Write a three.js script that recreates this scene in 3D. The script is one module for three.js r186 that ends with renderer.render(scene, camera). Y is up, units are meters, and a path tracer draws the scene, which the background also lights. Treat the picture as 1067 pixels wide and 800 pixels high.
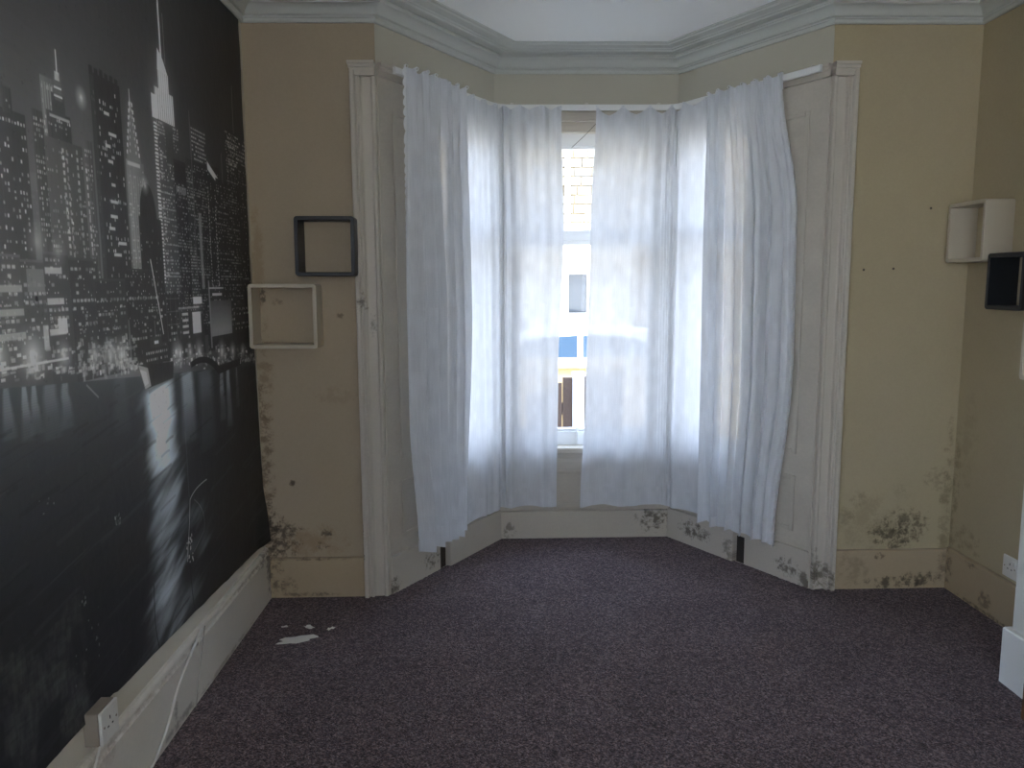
import * as THREE from 'three';
import { RoundedBoxGeometry } from 'three/addons/geometries/RoundedBoxGeometry.js';
import { mergeGeometries, mergeVertices } from 'three/addons/utils/BufferGeometryUtils.js';

// ------------------------------------------------------------------ camera, sky, sun, exposure
const scene = new THREE.Scene();
const camera = new THREE.PerspectiveCamera(52.6, 1067 / 800, 0.05, 200);
camera.rotation.order = 'YXZ';
camera.position.set(0, 1.3707, 0);
camera.rotation.set(-0.1278, -0.0242, -0.0058);
scene.add(camera);

const renderer = new THREE.WebGLRenderer({ antialias: true });
renderer.toneMapping = THREE.LinearToneMapping;
renderer.toneMappingExposure = 5.7;
renderer.shadowMap.enabled = true;

const SKY_LEVEL = 2.5;
{ // clear summer sky: paler towards the horizon
  const w = 64, h = 64, d = new Float32Array(w * h * 4);
  for (let j = 0; j < h; j++) for (let i = 0; i < w; i++) {
    const up = Math.max(0, Math.sin(((j + 0.5) / h - 0.5) * Math.PI)), k = Math.pow(up, 0.5), o = (j * w + i) * 4;
    d[o] = (0.97 - 0.46 * k) * SKY_LEVEL; d[o + 1] = (1.06 - 0.37 * k) * SKY_LEVEL; d[o + 2] = (1.18 - 0.14 * k) * SKY_LEVEL; d[o + 3] = 1;
  }
  const t = new THREE.DataTexture(d, w, h, THREE.RGBAFormat, THREE.FloatType);
  t.mapping = THREE.EquirectangularReflectionMapping; t.magFilter = THREE.LinearFilter; t.needsUpdate = true;
  scene.background = t;
}
const sun = new THREE.DirectionalLight(new THREE.Color(1.0, 0.92, 0.78), 2.6);
sun.position.set(4.5, 18, 10.8 - 6); sun.target.position.set(0, 0, -6);
sun.castShadow = true; sun.shadow.mapSize.set(2048, 2048);
Object.assign(sun.shadow.camera, { left: -16, right: 16, top: 16, bottom: -16, near: 1, far: 60 });
scene.add(sun, sun.target);

// ------------------------------------------------------------------ helpers
let seed = 7;
const rnd = () => { seed = (seed * 1664525 + 1013904223) >>> 0; return seed / 4294967296; };
const rr = (a, b) => a + (b - a) * rnd();
const taken = {};
const numbered = n => { const k = taken[n] = (taken[n] ?? -1) + 1; return k ? n + '_' + String(k).padStart(3, '0') : n; };
function add(name, geo, mat, parent = scene) {
  const m = new THREE.Mesh(geo, mat); m.name = parent === scene ? numbered(name) : name;
  m.castShadow = m.receiveShadow = true; parent.add(m); return m;
}
const struct = (name, geo, mat) => { const m = add(name, geo, mat); m.userData.kind = 'structure'; return m; };
function thing(name, label, category, pos = [0, 0, 0], group) {
  const g = new THREE.Group(); g.name = numbered(name); g.position.set(...pos); scene.add(g);
  g.userData = { label, category }; if (group) g.userData.group = group; return g;
}
const tag = (o, label, category, group) => { o.userData.label = label; o.userData.category = category; if (group) o.userData.group = group; return o; };
const box = (x0, x1, y0, y1, z0, z1) => new THREE.BoxGeometry(x1 - x0, y1 - y0, z1 - z0).translate((x0 + x1) / 2, (y0 + y1) / 2, (z0 + z1) / 2);
const rbox = (x0, x1, y0, y1, z0, z1, r = 0.003) => new RoundedBoxGeometry(x1 - x0, y1 - y0, z1 - z0, 2, r).translate((x0 + x1) / 2, (y0 + y1) / 2, (z0 + z1) / 2);
const merge = list => mergeGeometries(list.map(g => { const q = g.index ? g.toNonIndexed() : g; for (const k of Object.keys(q.attributes)) if (!['position', 'normal', 'uv'].includes(k)) q.deleteAttribute(k); return q; }));
const tube = (pts, r, n = 40, seg = 8) => new THREE.TubeGeometry(new THREE.CatmullRomCurve3(pts.map(p => new THREE.Vector3(...p))), n, r, seg);
// uv in metres from the dominant axis of each face
function metreUV(g) {
  g = g.index ? g.toNonIndexed() : g; const p = g.attributes.position, uv = new Float32Array(p.count * 2);
  const a = new THREE.Vector3(), b = new THREE.Vector3(), c = new THREE.Vector3(), n = new THREE.Vector3();
  for (let i = 0; i < p.count; i += 3) {
    a.fromBufferAttribute(p, i); b.fromBufferAttribute(p, i + 1); c.fromBufferAttribute(p, i + 2);
    n.crossVectors(b.clone().sub(a), c.clone().sub(a)); const ax = Math.abs(n.x), ay = Math.abs(n.y), az = Math.abs(n.z);
    for (const [k, v] of [[0, a], [1, b], [2, c]]) {
      const q = ay >= ax && ay >= az ? [v.x, v.z] : ax > az ? [v.z, v.y] : [v.x, v.y];
      uv[(i + k) * 2] = q[0]; uv[(i + k) * 2 + 1] = q[1];
    }
  }
  g.setAttribute('uv', new THREE.BufferAttribute(uv, 2)); return g;
}
// planar uv: fu(v), fv(v) map a vertex to 0..1
function planarUV(g, fu, fv) {
  const p = g.attributes.position, uv = new Float32Array(p.count * 2), v = new THREE.Vector3();
  for (let i = 0; i < p.count; i++) { v.fromBufferAttribute(p, i); uv[i * 2] = fu(v); uv[i * 2 + 1] = fv(v); }
  g.setAttribute('uv', new THREE.BufferAttribute(uv, 2)); return g;
}
// value noise
const hash = (x, y, s) => { let h = (x * 374761393 + y * 668265263 + s * 982451653) | 0; h = Math.imul(h ^ (h >>> 13), 1274126177); return ((h ^ (h >>> 16)) >>> 0) / 4294967296; };
function noise(x, y, s = 0, per = 0) {
  const xi = Math.floor(x), yi = Math.floor(y), fx = x - xi, fy = y - yi, u = fx * fx * (3 - 2 * fx), v = fy * fy * (3 - 2 * fy);
  const w = per ? (k => ((k % per) + per) % per) : (k => k);
  const a = hash(w(xi), w(yi), s), b = hash(w(xi + 1), w(yi), s), c = hash(w(xi), w(yi + 1), s), d = hash(w(xi + 1), w(yi + 1), s);
  return a + (b - a) * u + (c - a) * v + (a - b - c + d) * u * v;
}
const fbm = (x, y, s = 0, o = 4) => { let t = 0, a = 0.5, n = 0; for (let i = 0; i < o; i++) { t += a * noise(x, y, s + i); n += a; x *= 2.03; y *= 2.03; a *= 0.5; } return t / n; };
const sstep = (a, b, x) => { const t = Math.min(1, Math.max(0, (x - a) / (b - a))); return t * t * (3 - 2 * t); };
function dataTex(w, h, fill, srgb = true) {
  const d = new Uint8Array(w * h * 4);
  for (let j = 0; j < h; j++) for (let i = 0; i < w; i++) { const c = fill(i, j), o = (j * w + i) * 4; d[o] = c[0]; d[o + 1] = c[1]; d[o + 2] = c[2]; d[o + 3] = 255; }
  const t = new THREE.DataTexture(d, w, h); t.magFilter = THREE.LinearFilter; t.minFilter = THREE.LinearMipmapLinearFilter; t.generateMipmaps = true;
  if (srgb) t.colorSpace = THREE.SRGBColorSpace; t.wrapS = t.wrapT = THREE.RepeatWrapping; t.needsUpdate = true; return t;
}
// painted surface W x H metres with mould and dirt where the photograph shows it: stains [x, y, rx, ry, strength, grain (speckles per metre), r, g, b]
function paintTex(W, H, base, stains, s = 1, ppm = 420) {
  const w = Math.max(8, Math.round(W * ppm)), h = Math.max(8, Math.round(H * ppm));
  return dataTex(w, h, (i, j) => {
    const x = (i + 0.5) / ppm, y = (j + 0.5) / ppm;
    const n = 1 + 0.03 * (fbm(x * 5, y * 5, s) - 0.5) + 0.02 * (noise(x * 160, y * 160, s + 9) - 0.5);
    let c = [base[0] * n, base[1] * n, base[2] * n * (1 - 0.03 * (fbm(x * 3, y * 3, s + 30) - 0.5))];
    for (const q of stains) {
      const dx = (x - q[0]) / q[2], dy = (y - q[1]) / q[3], r = dx * dx + dy * dy; if (r > 1) continue;
      const g = (q[5] || 60) * 0.7, f = fbm(x * g, y * g, s + 50 + q[0] * 10, 4), f2 = noise(x * 190, y * 190, s + 77);
      const m = 0.62 * q[4] * sstep(0.36, 0.86, f * (1.2 - 0.8 * r) + 0.3 * (f2 - 0.5) + 0.05);
      const k = [q[6] ?? 42, q[7] ?? 34, q[8] ?? 26]; c = c.map((v, a) => v + (k[a] - v) * Math.min(1, m));
    }
    return c.map(v => Math.max(0, Math.min(255, v)));
  });
}
const std = (o) => new THREE.MeshStandardMaterial(o);
const phys = (o) => new THREE.MeshPhysicalMaterial(o);

// ------------------------------------------------------------------ plan of the room (metres)
const XL = -1.01, XR = 2.045, ZF = -3.33, ZB = 1.9, HC = 2.53, WT = 0.3;
const L0 = [-0.4716, ZF], L1 = [0.0162, -4.10], R1 = [0.9593, -4.10], R0 = [1.421, ZF];
const BX = 1.757, BZ0 = -2.47, BZ1 = -1.0;      // chimney breast
const FILL_SW = [0.35, 1.85, 0.2, 2.35];              // unseen side window added behind the camera for fill light: z0, z1, y0, y1
const FILL_RW = [-0.45, 0.55, 0.9, 2.1];               // unseen rear window added for fill light: x0, x1, y0, y1
// a frame along a wall: s along, n into the room
function frame(A, B) {
  const dx = B[0] - A[0], dz = B[1] - A[1], len = Math.hypot(dx, dz), m = new THREE.Matrix4();
  const d = new THREE.Vector3(dx / len, 0, dz / len), n = new THREE.Vector3(-d.z, 0, d.x);
  m.makeBasis(d, new THREE.Vector3(0, 1, 0), n).setPosition(A[0], 0, A[1]);
  const f = (s0, s1, y0, y1, n0, n1) => metreUV(box(s0, s1, y0, y1, n0, n1)).applyMatrix4(m);
  f.len = len; f.m = m; f.r = (s0, s1, y0, y1, n0, n1, r = 0.004) => rbox(s0, s1, y0, y1, n0, n1, r).applyMatrix4(m);
  f.pt = (s, y, nn) => new THREE.Vector3(s, y, nn).applyMatrix4(m); return f;
}
const faceL = frame(L0, L1), faceB = frame(L1, R1), faceR = frame(R1, R0);

// ------------------------------------------------------------------ materials of the shell
const CREAM = [170, 154, 130], CREAMR = [176, 162, 131], GLOSS = [194, 186, 172];
const plasterBump = dataTex(512, 512, (i, j) => { const v = 128 + 90 * (fbm(i / 10, j / 10, 3) - 0.5) + 60 * (hash(i, j, 4) - 0.5); return [v, v, v]; }, false);
const plasterTex = dataTex(1024, 1024, (i, j) => { const n = 1 + 0.05 * (noise(i / 64, j / 64, 3, 16) - 0.5) + 0.03 * (noise(i / 8, j / 8, 5, 128) - 0.5); return CREAM.map(c => c * n); });
const M = {};
M.plaster = std({ map: plasterTex, roughness: 0.85, bumpMap: plasterBump, bumpScale: 0.0006 });
M.ceiling = std({ color: 0xf0f1ee, roughness: 0.9, bumpMap: plasterBump, bumpScale: 0.0006 });
M.cornice = std({ color: 0xc2c4bd, roughness: 0.7 });
M.wood = std({ map: dataTex(512, 512, (i, j) => { const n = 1 + 0.05 * (noise(i / 40, j / 40, 8) - 0.5) + 0.03 * (noise(i / 4, j / 4, 9) - 0.5); return GLOSS.map(c => c * n); }), roughness: 0.45 });
M.frame = std({ color: 0xe4e6e6, roughness: 0.35 });
M.glass = phys({ color: 0xffffff, transmission: 1, thickness: 0, roughness: 0, ior: 1.45 });
M.outer = std({ color: 0xb9a683, roughness: 0.95 });
const painted = (W, H, base, stains, s, rough = 0.8) => std({ map: paintTex(W, H, base, stains, s), roughness: rough, bumpMap: plasterBump, bumpScale: 0.00025 });

// ------------------------------------------------------------------ the shell
const poly = (pts, y0, y1) => { // prism over a plan outline (x, z)
  const s = new THREE.Shape(pts.map(p => new THREE.Vector2(p[0], -p[1])));
  return metreUV(new THREE.ExtrudeGeometry(s, { depth: y1 - y0, bevelEnabled: false }).rotateX(-Math.PI / 2).translate(0, y0, 0));
};
const roomOutline = [[XL, ZB], [XL, ZF], L0, L1, R1, R0, [XR, ZF], [XR, ZB]];
const slabOutline = [[XL - WT, ZB + WT], [XL - WT, ZF - WT], [L0[0] - 0.33, ZF - WT], [L1[0] - 0.17, -4.40], [R1[0] + 0.17, -4.40], [R0[0] + 0.33, ZF - WT], [XR + WT, ZF - WT], [XR + WT, ZB + WT]];
struct('floor', poly(slabOutline, -0.6, -0.012), std({ color: 0x4b3a2c, roughness: 0.9 }));
struct('ceiling', poly(slabOutline, HC, HC + 0.25), M.ceiling);
struct('wall_upper', poly([[XL - WT, ZB + WT], [XL - WT, ZF - WT], [XR + WT, ZF - WT], [XR + WT, ZB + WT]], HC + 0.25, 6.2), M.outer);
{ // left wall behind the printed paper
  struct('wall_left', merge([metreUV(box(XL - WT, XL, -0.6, HC, ZF - WT, FILL_SW[0])), metreUV(box(XL - WT, XL, -0.6, HC, FILL_SW[1], ZB + WT)), metreUV(box(XL - WT, XL, -0.6, FILL_SW[2], FILL_SW[0], FILL_SW[1])), metreUV(box(XL - WT, XL, FILL_SW[3], HC, FILL_SW[0], FILL_SW[1]))]), std({ color: 0xc6c0b0, roughness: 0.8, bumpMap: plasterBump, bumpScale: 0.0004 }));
}
{ // end walls either side of the bay
  const wl = L0[0] - XL, H = HC;
  const stL = [[0.015, 0.62, 0.05, 0.42, 0.75, 50, 74, 58, 42], [0.06, 0.27, 0.13, 0.12, 0.95, 70], [0.02, 0.3, 0.06, 0.16, 1.0, 60], [0.27, 0.285, 0.04, 0.03, 0.9, 90], [0.25, 0.235, 0.04, 0.03, 0.8, 90], [0.13, 0.515, 0.016, 0.018, 0.95, 90], [0.03, 1.33, 0.035, 0.06, 0.9, 70], [0.02, 1.5, 0.04, 0.25, 0.4, 40, 120, 92, 60], [0.03, 1.0, 0.05, 0.3, 0.5, 50, 96, 76, 54], [0.36, 1.24, 0.02, 0.02, 0.6, 100], [0.2, 0.25, 0.2, 0.1, 0.5, 40, 128, 98, 66], [0.33, 0.9, 0.12, 0.05, 0.25, 60, 120, 100, 80], [0.1, 1.3, 0.03, 0.02, 0.4, 90]];
  const g = box(XL, L0[0], -0.6, HC, ZF - WT, ZF); planarUV(g, v => (v.x - XL) / wl, v => v.y / H);
  struct('wall_front_left', g, painted(wl, H, CREAM, stL, 21));
  const wr = XR - R0[0];
  const stR = [[0.35, 0.24, 0.13, 0.1, 1.0, 60, 52, 45, 32], [0.43, 0.29, 0.12, 0.1, 0.8, 90, 58, 50, 36], [0.2, 0.41, 0.05, 0.05, 0.35, 60, 90, 82, 62], [0.55, 0.5, 0.07, 0.07, 0.45, 60, 90, 82, 62], [0.3, 0.3, 0.22, 0.22, 0.35, 26, 110, 100, 74], [0.6, 0.35, 0.04, 0.5, 0.55, 50, 84, 76, 54], [0.15, 0.33, 0.05, 0.06, 0.4, 60, 90, 80, 60], [0.03, 0.8, 0.04, 0.9, 0.3, 30, 150, 138, 108]];
  const h = box(R0[0], XR, -0.6, HC, ZF - WT, ZF); planarUV(h, v => (v.x - R0[0]) / wr, v => v.y / H);
  struct('wall_front_right', h, painted(wr, H, CREAMR, stR, 31));
  const lr = ZB - ZF, k = box(XR, XR + WT, -0.6, HC, ZF - WT, ZB + WT); planarUV(k, v => (v.z - ZF) / 1.2, v => v.y / H);
  struct('wall_right', k, painted(1.2, H, CREAMR, [[0.02, 0.4, 0.04, 0.4, 0.5, 50, 84, 76, 54], [0.09, 0.66, 0.08, 0.3, 0.25, 40, 120, 110, 84], [0.13, 0.25, 0.1, 0.1, 0.4, 60, 90, 80, 60]], 41));
}
struct('wall_chimney_breast', metreUV(box(BX, XR, 0, HC, BZ0, BZ1)), std({ color: 0xdad9d2, roughness: 0.8, bumpMap: plasterBump, bumpScale: 0.0006 }));
// bay: wall above the windows, wall below, corner posts, panelled side linings
const ring = (a, b) => [L0, L1, R1, R0, [R0[0] + 0.33, ZF - WT], [R1[0] + 0.17, -4.40], [L1[0] - 0.17, -4.40], [L0[0] - 0.33, ZF - WT]];
const WY0 = 0.47, WY1 = 2.235;
struct('wall_bay_upper', poly(ring(), WY1, HC), std({ color: 0xbcb7a6, roughness: 0.85, bumpMap: plasterBump, bumpScale: 0.0004 }));
struct('wall_bay_lower', poly(ring(), -0.6, WY0), M.wood);
const SG = [0.42, 0.86];                              // left side window along its face; the right one mirrors it
const sidePier = (f, s0, s1) => { const a = f.pt(s0, 0, 0), b = f.pt(s1, 0, 0), c = f.pt(s1, 0, -0.26), d = f.pt(s0, 0, -0.26); return poly([[a.x, a.z], [b.x, b.z], [c.x, c.z], [d.x, d.z]], WY0, WY1); };
struct('wall_bay_pier_left', sidePier(faceL, 0, SG[0]), M.wood);
struct('wall_bay_pier_right', sidePier(faceR, faceR.len - SG[0], faceR.len), M.wood);
const post = (c, a, b) => poly([c, [a.x, a.z], [a.x + (c[0] > 0.5 ? 0.17 : -0.17), a.z - 0.02], [c[0] + (c[0] > 0.5 ? 0.16 : -0.16), -4.38], [b.x, b.z - 0.28], [b.x, b.z]], WY0, WY1);
struct('wall_bay_post_left', post(L1, faceL.pt(SG[1], 0, 0), faceB.pt(0.06, 0, 0)), M.wood);
struct('wall_bay_post_right', post(R1, faceR.pt(faceR.len - SG[1], 0, 0), faceB.pt(faceB.len - 0.06, 0, 0)), M.wood);

// rear wall with an added fill-light window, and another added in the left wall
struct('wall_back', merge([metreUV(box(XL, FILL_RW[0], -0.6, HC, ZB, ZB + WT)), metreUV(box(FILL_RW[1], XR, -0.6, HC, ZB, ZB + WT)), metreUV(box(FILL_RW[0], FILL_RW[1], -0.6, FILL_RW[2], ZB, ZB + WT)), metreUV(box(FILL_RW[0], FILL_RW[1], FILL_RW[3], HC, ZB, ZB + WT))]), M.plaster);
{
  const [x0, x1, y0, y1] = FILL_RW, za = ZB + 0.1, zb = ZB + 0.16, g = new THREE.Group(); g.name = 'window_5'; g.userData.kind = 'structure'; scene.add(g);
  add('window_frame', merge([box(x0, x0 + 0.06, y0, y1, za, zb), box(x1 - 0.06, x1, y0, y1, za, zb), box(x0 + 0.06, x1 - 0.06, y0, y0 + 0.06, za, zb), box(x0 + 0.06, x1 - 0.06, y1 - 0.06, y1, za, zb)]), M.frame, g);
  add('pane', box(x0 + 0.06, x1 - 0.06, y0 + 0.06, y1 - 0.06, ZB + 0.13, ZB + 0.131), M.glass, g);
  add('window_sill', rbox(x0 - 0.03, x1 + 0.03, y0 - 0.03, y0, ZB - 0.03, ZB + 0.1, 0.006), M.wood, g);
}
{
  const z0 = FILL_SW[0], z1 = FILL_SW[1], y0 = FILL_SW[2], y1 = FILL_SW[3], zm = (z0 + z1) / 2, xa = XL - 0.16, xb = XL - 0.1, g = new THREE.Group(); g.name = 'window_4'; g.userData.kind = 'structure'; scene.add(g);
  add('window_frame', merge([box(xa, xb, y0, y1, z0, z0 + 0.06), box(xa, xb, y0, y1, z1 - 0.06, z1), box(xa, xb, y0, y0 + 0.06, z0 + 0.06, z1 - 0.06), box(xa, xb, y1 - 0.06, y1, z0 + 0.06, z1 - 0.06)]), M.frame, g);
  add('pane', box(XL - 0.131, XL - 0.13, y0 + 0.06, y1 - 0.06, z0 + 0.06, z1 - 0.06), M.glass, g);
  add('window_sill', rbox(XL - 0.1, XL + 0.03, y0 - 0.03, y0, z0 - 0.03, z1 + 0.03, 0.006), M.wood, g);
}

// ------------------------------------------------------------------ carpet
{
  const S = 1024, tex = dataTex(S, S, (i, j) => {
    const a = noise(i / 3.2, j / 3.2, 61, 0), b = hash(i, j, 62), c = noise(i / 7, j / 7, 63), d = fbm(i / 150, j / 150, 64, 3);
    let v = 0.5 + 0.95 * (a - 0.5) + 0.4 * (b - 0.5) + 0.5 * (c - 0.5) + 0.25 * (d - 0.5);
    const hue = noise(i / 3.1 + 40, j / 3.1, 66), sp = hash(i >> 2, j >> 2, 67) > 0.965 ? 40 * hash(i, j, 68) : 0;
    v = Math.max(0.05, v);
    return [Math.min(255, 36 + 96 * v + 12 * hue + sp), Math.min(255, 32 + 88 * v + sp), Math.min(255, 31 + 86 * v + 8 * (1 - hue) + sp)];
  });
  const bump = dataTex(S, S, (i, j) => { const v = 255 * (0.6 * noise(i / 2.2, j / 2.2, 61) + 0.4 * hash(i, j, 62)); return [v, v, v]; }, false);
  tex.repeat.set(1 / 1.1, 1 / 1.1); bump.repeat.set(1 / 1.1, 1 / 1.1);
  // outline with a frayed, wavy edge just short of the skirting
  const out = []; const inset = (p, q, n) => { const dx = q[0] - p[0], dz = q[1] - p[1], l = Math.hypot(dx, dz), nx = -dz / l, nz = dx / l; for (let k = 0; k < n; k++) { const t = k / n, o = 0.012 + 0.014 * (fbm(t * l * 9, p[0] * 7 + p[1], 70) - 0.4) + 0.008 * (rnd() - 0.5); out.push([p[0] + dx * t + nx * o, p[1] + dz * t + nz * o]); } };
  const O = [[XL, ZB], [XL, ZF], [L0[0], ZF], L1, R1, R0, [XR, ZF], [XR, BZ0], [BX, BZ0], [BX, BZ1], [XR, BZ1], [XR, ZB]];
  O.forEach((p, i) => inset(p, O[(i + 1) % O.length], 90));
  const carpet = add('carpet', poly(out, -0.012, 0.002), phys({ map: tex, bumpMap: bump, bumpScale: 0.004, roughness: 0.95, sheen: 0.35, sheenRoughness: 0.55, sheenColor: new THREE.Color(0xd8d4dc) }));
  tag(carpet, 'dark purple-brown flecked carpet covering the whole floor', 'carpet');
}

// ------------------------------------------------------------------ mitred mouldings: cornice and skirting
function sweep(path, i, profile, closed = false) {          // one run of a mitred moulding, segment i of the path; profile of [n, y]
  const dir = k => { const a = path[k], b = path[k + 1], l = Math.hypot(b[0] - a[0], b[1] - a[1]); return [(b[0] - a[0]) / l, (b[1] - a[1]) / l]; };
  const nrm = k => { const d = dir(k); return [-d[1], d[0]]; };
  const mit = k => { const n1 = k > 0 ? nrm(k - 1) : nrm(k), n2 = k < path.length - 1 ? nrm(k) : nrm(k - 1), q = 1 + n1[0] * n2[0] + n1[1] * n2[1]; return [(n1[0] + n2[0]) / q, (n1[1] + n2[1]) / q]; };
  const A = path[i], B = path[i + 1], ma = mit(i), mb = mit(i + 1), pos = [], P = (o, m, [n, y]) => [o[0] + m[0] * n, y, o[1] + m[1] * n];
  for (let k = 0; k < profile.length - 1; k++) {
    const a0 = P(A, ma, profile[k]), a1 = P(A, ma, profile[k + 1]), b0 = P(B, mb, profile[k]), b1 = P(B, mb, profile[k + 1]);
    pos.push(...a0, ...b0, ...b1, ...a0, ...b1, ...a1);
  }
  for (const [o, m, fl] of [[A, ma, 0], [B, mb, 1]]) {      // end caps
    const tri = THREE.ShapeUtils.triangulateShape(profile.map(p => new THREE.Vector2(...p)), []);
    for (const t of tri) for (const k of fl ? t : [t[2], t[1], t[0]]) pos.push(...P(o, m, profile[k]));
  }
  const g = new THREE.BufferGeometry(); g.setAttribute('position', new THREE.Float32BufferAttribute(pos, 3)); g.computeVertexNormals(); return metreUV(g);
}
const arc = (cx, cy, r, a0, a1, n) => Array.from({ length: n + 1 }, (_, k) => { const a = (a0 + (a1 - a0) * k / n) * Math.PI / 180; return [cx + r * Math.cos(a), cy + r * Math.sin(a)]; });
{
  const prof = [[0, 2.425], [0.012, 2.425], [0.016, 2.430], [0.018, 2.438], [0.014, 2.444], [0.014, 2.449], [0.024, 2.452], ...arc(0.066, 2.446, 0.04, 170, 95, 6).map(([a, b]) => [a, b]), [0.066, 2.492], [0.058, 2.496], [0.058, 2.505], [0.104, 2.506], [0.108, 2.512], [0.118, 2.513], [0.122, 2.517], [0.165, 2.518], [0.17, 2.523], [0.185, 2.524], [0.188, HC + 0.005], [0, HC + 0.005]];
  const path = [[XL, ZB], [XL, ZF], L0, L1, R1, R0, [XR, ZF], [XR, BZ0], [BX, BZ0], [BX, BZ1], [XR, BZ1], [XR, ZB]];
  for (let i = 0; i < path.length - 1; i++) struct('trim_' + (i + 1), sweep(path, i, prof), M.cornice);
}
const skirt = h => [[0, 0.0], [0.022, 0.0], [0.022, h - 0.035], [0.018, h - 0.028], [0.017, h - 0.02], [0.02, h - 0.014], [0.018, h - 0.006], [0.010, h], [0, h]];
const plainSkirt = h => [[0, 0], [0.02, 0], [0.02, h - 0.006], [0.016, h], [0, h]];
{
  const stain = (W, H, list, s, base = [172, 154, 126]) => std({ map: paintTex(W, H, base, list, s, 500), roughness: 0.42 });
  const uvS = (g, A, f, W, H) => planarUV(g, v => f(v) / W, v => v.y / H);
  const pathL = [[XL, ZB], [XL, ZF], [-0.574, ZF]];
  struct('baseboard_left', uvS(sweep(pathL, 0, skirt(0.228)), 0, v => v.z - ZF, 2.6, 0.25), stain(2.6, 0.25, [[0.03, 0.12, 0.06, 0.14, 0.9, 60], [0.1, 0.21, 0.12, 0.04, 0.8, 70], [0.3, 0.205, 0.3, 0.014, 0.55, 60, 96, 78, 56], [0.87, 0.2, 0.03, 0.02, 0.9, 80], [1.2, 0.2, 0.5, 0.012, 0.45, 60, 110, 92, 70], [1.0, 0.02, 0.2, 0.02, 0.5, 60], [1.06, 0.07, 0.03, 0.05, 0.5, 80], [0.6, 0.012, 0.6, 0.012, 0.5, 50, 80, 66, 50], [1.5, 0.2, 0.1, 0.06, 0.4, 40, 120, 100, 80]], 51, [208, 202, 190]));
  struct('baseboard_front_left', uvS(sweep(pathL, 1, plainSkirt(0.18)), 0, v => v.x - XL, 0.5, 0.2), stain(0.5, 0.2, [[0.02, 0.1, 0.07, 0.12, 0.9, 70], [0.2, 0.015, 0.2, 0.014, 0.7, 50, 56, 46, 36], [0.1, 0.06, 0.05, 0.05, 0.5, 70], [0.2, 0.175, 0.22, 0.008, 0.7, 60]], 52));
  const pathR = [[1.519, ZF], [XR, ZF], [XR, BZ0], [BX, BZ0], [BX, BZ1]];
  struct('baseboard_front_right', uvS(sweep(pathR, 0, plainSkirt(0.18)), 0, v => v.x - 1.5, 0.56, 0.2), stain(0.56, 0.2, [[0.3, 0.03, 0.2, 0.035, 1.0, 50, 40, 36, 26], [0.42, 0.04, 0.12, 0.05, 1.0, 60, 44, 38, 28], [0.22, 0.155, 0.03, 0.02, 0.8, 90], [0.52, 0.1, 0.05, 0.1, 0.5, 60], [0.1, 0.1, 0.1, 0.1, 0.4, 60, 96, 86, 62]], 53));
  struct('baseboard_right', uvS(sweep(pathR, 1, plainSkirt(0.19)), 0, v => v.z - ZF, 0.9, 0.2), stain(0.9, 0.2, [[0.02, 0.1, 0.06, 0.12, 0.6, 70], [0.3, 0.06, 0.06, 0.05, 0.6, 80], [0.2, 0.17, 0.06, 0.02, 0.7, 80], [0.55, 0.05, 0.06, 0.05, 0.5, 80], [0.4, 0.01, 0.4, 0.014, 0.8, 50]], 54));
  const white = std({ color: 0xe0e0dc, roughness: 0.4 });
  struct('baseboard_breast_return', sweep(pathR, 2, plainSkirt(0.2)), white);
  struct('baseboard_breast', sweep(pathR, 3, plainSkirt(0.2)), white);
  // bay: boards under the windows stand proud of the thin boards of the linings
  const bayMat = s => std({ map: paintTex(1.0, 0.2, GLOSS, s === 1 ? [[0.3, 0.05, 0.06, 0.06, 0.6, 70]] : s === 2 ? [[0.85, 0.1, 0.14, 0.09, 0.9, 80], [0.06, 0.05, 0.05, 0.06, 0.6, 70]] : [[0.22, 0.09, 0.14, 0.06, 0.9, 80], [0.45, 0.05, 0.06, 0.08, 0.6, 70]], 80 + s, 500), roughness: 0.45 });
  const run = (f, s0, s1, h, n1, mat, name) => { const g = f.r(s0, s1, 0, h, -0.005, n1, 0.005); const inv = f.m.clone().invert(); planarUV(g, v => v.clone().applyMatrix4(inv).x / 1.0, v => v.y / 0.2); struct(name, g, mat); };
  run(faceL, 0.425, faceL.len - 0.012, 0.165, 0.034, bayMat(1), 'baseboard_bay_left');
  run(faceB, 0.0, faceB.len, 0.15, 0.03, bayMat(2), 'baseboard_bay_back');
  run(faceR, 0.012, faceR.len - 0.425, 0.165, 0.034, bayMat(3), 'baseboard_bay_right');
  struct('trim_40', faceL(0.372, 0.423, 0.0, 0.13, -0.004, 0.004), std({ color: 0x4a4238, roughness: 0.9 })); struct('trim_41', faceR(faceR.len - 0.423, faceR.len - 0.372, 0.0, 0.13, -0.004, 0.004), std({ color: 0x3a3530, roughness: 0.9 }));  // dark strips added as recess shade in the shallow gaps, with mould at right
  const lin = s => std({ map: paintTex(0.42, 0.2, GLOSS, [[0.3, 0.07, 0.08, 0.06, 0.8, 90], [s === 1 ? 0.02 : 0.4, 0.03, 0.06, 0.06, 0.9, 60]], 90 + s, 500), roughness: 0.45 });
  { const g = faceL.r(0.004, 0.37, 0, 0.17, -0.005, 0.014, 0.004), inv = faceL.m.clone().invert(); planarUV(g, v => v.clone().applyMatrix4(inv).x / 0.42, v => v.y / 0.2); struct('baseboard_lining_left', g, lin(1)); }
  { const g = faceR.r(faceR.len - 0.37, faceR.len - 0.004, 0, 0.17, -0.005, 0.014, 0.004), inv = faceR.m.clone().invert(); planarUV(g, v => (v.clone().applyMatrix4(inv).x - faceR.len + 0.42) / 0.42, v => v.y / 0.2); struct('baseboard_lining_right', g, lin(2)); }
}

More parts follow.
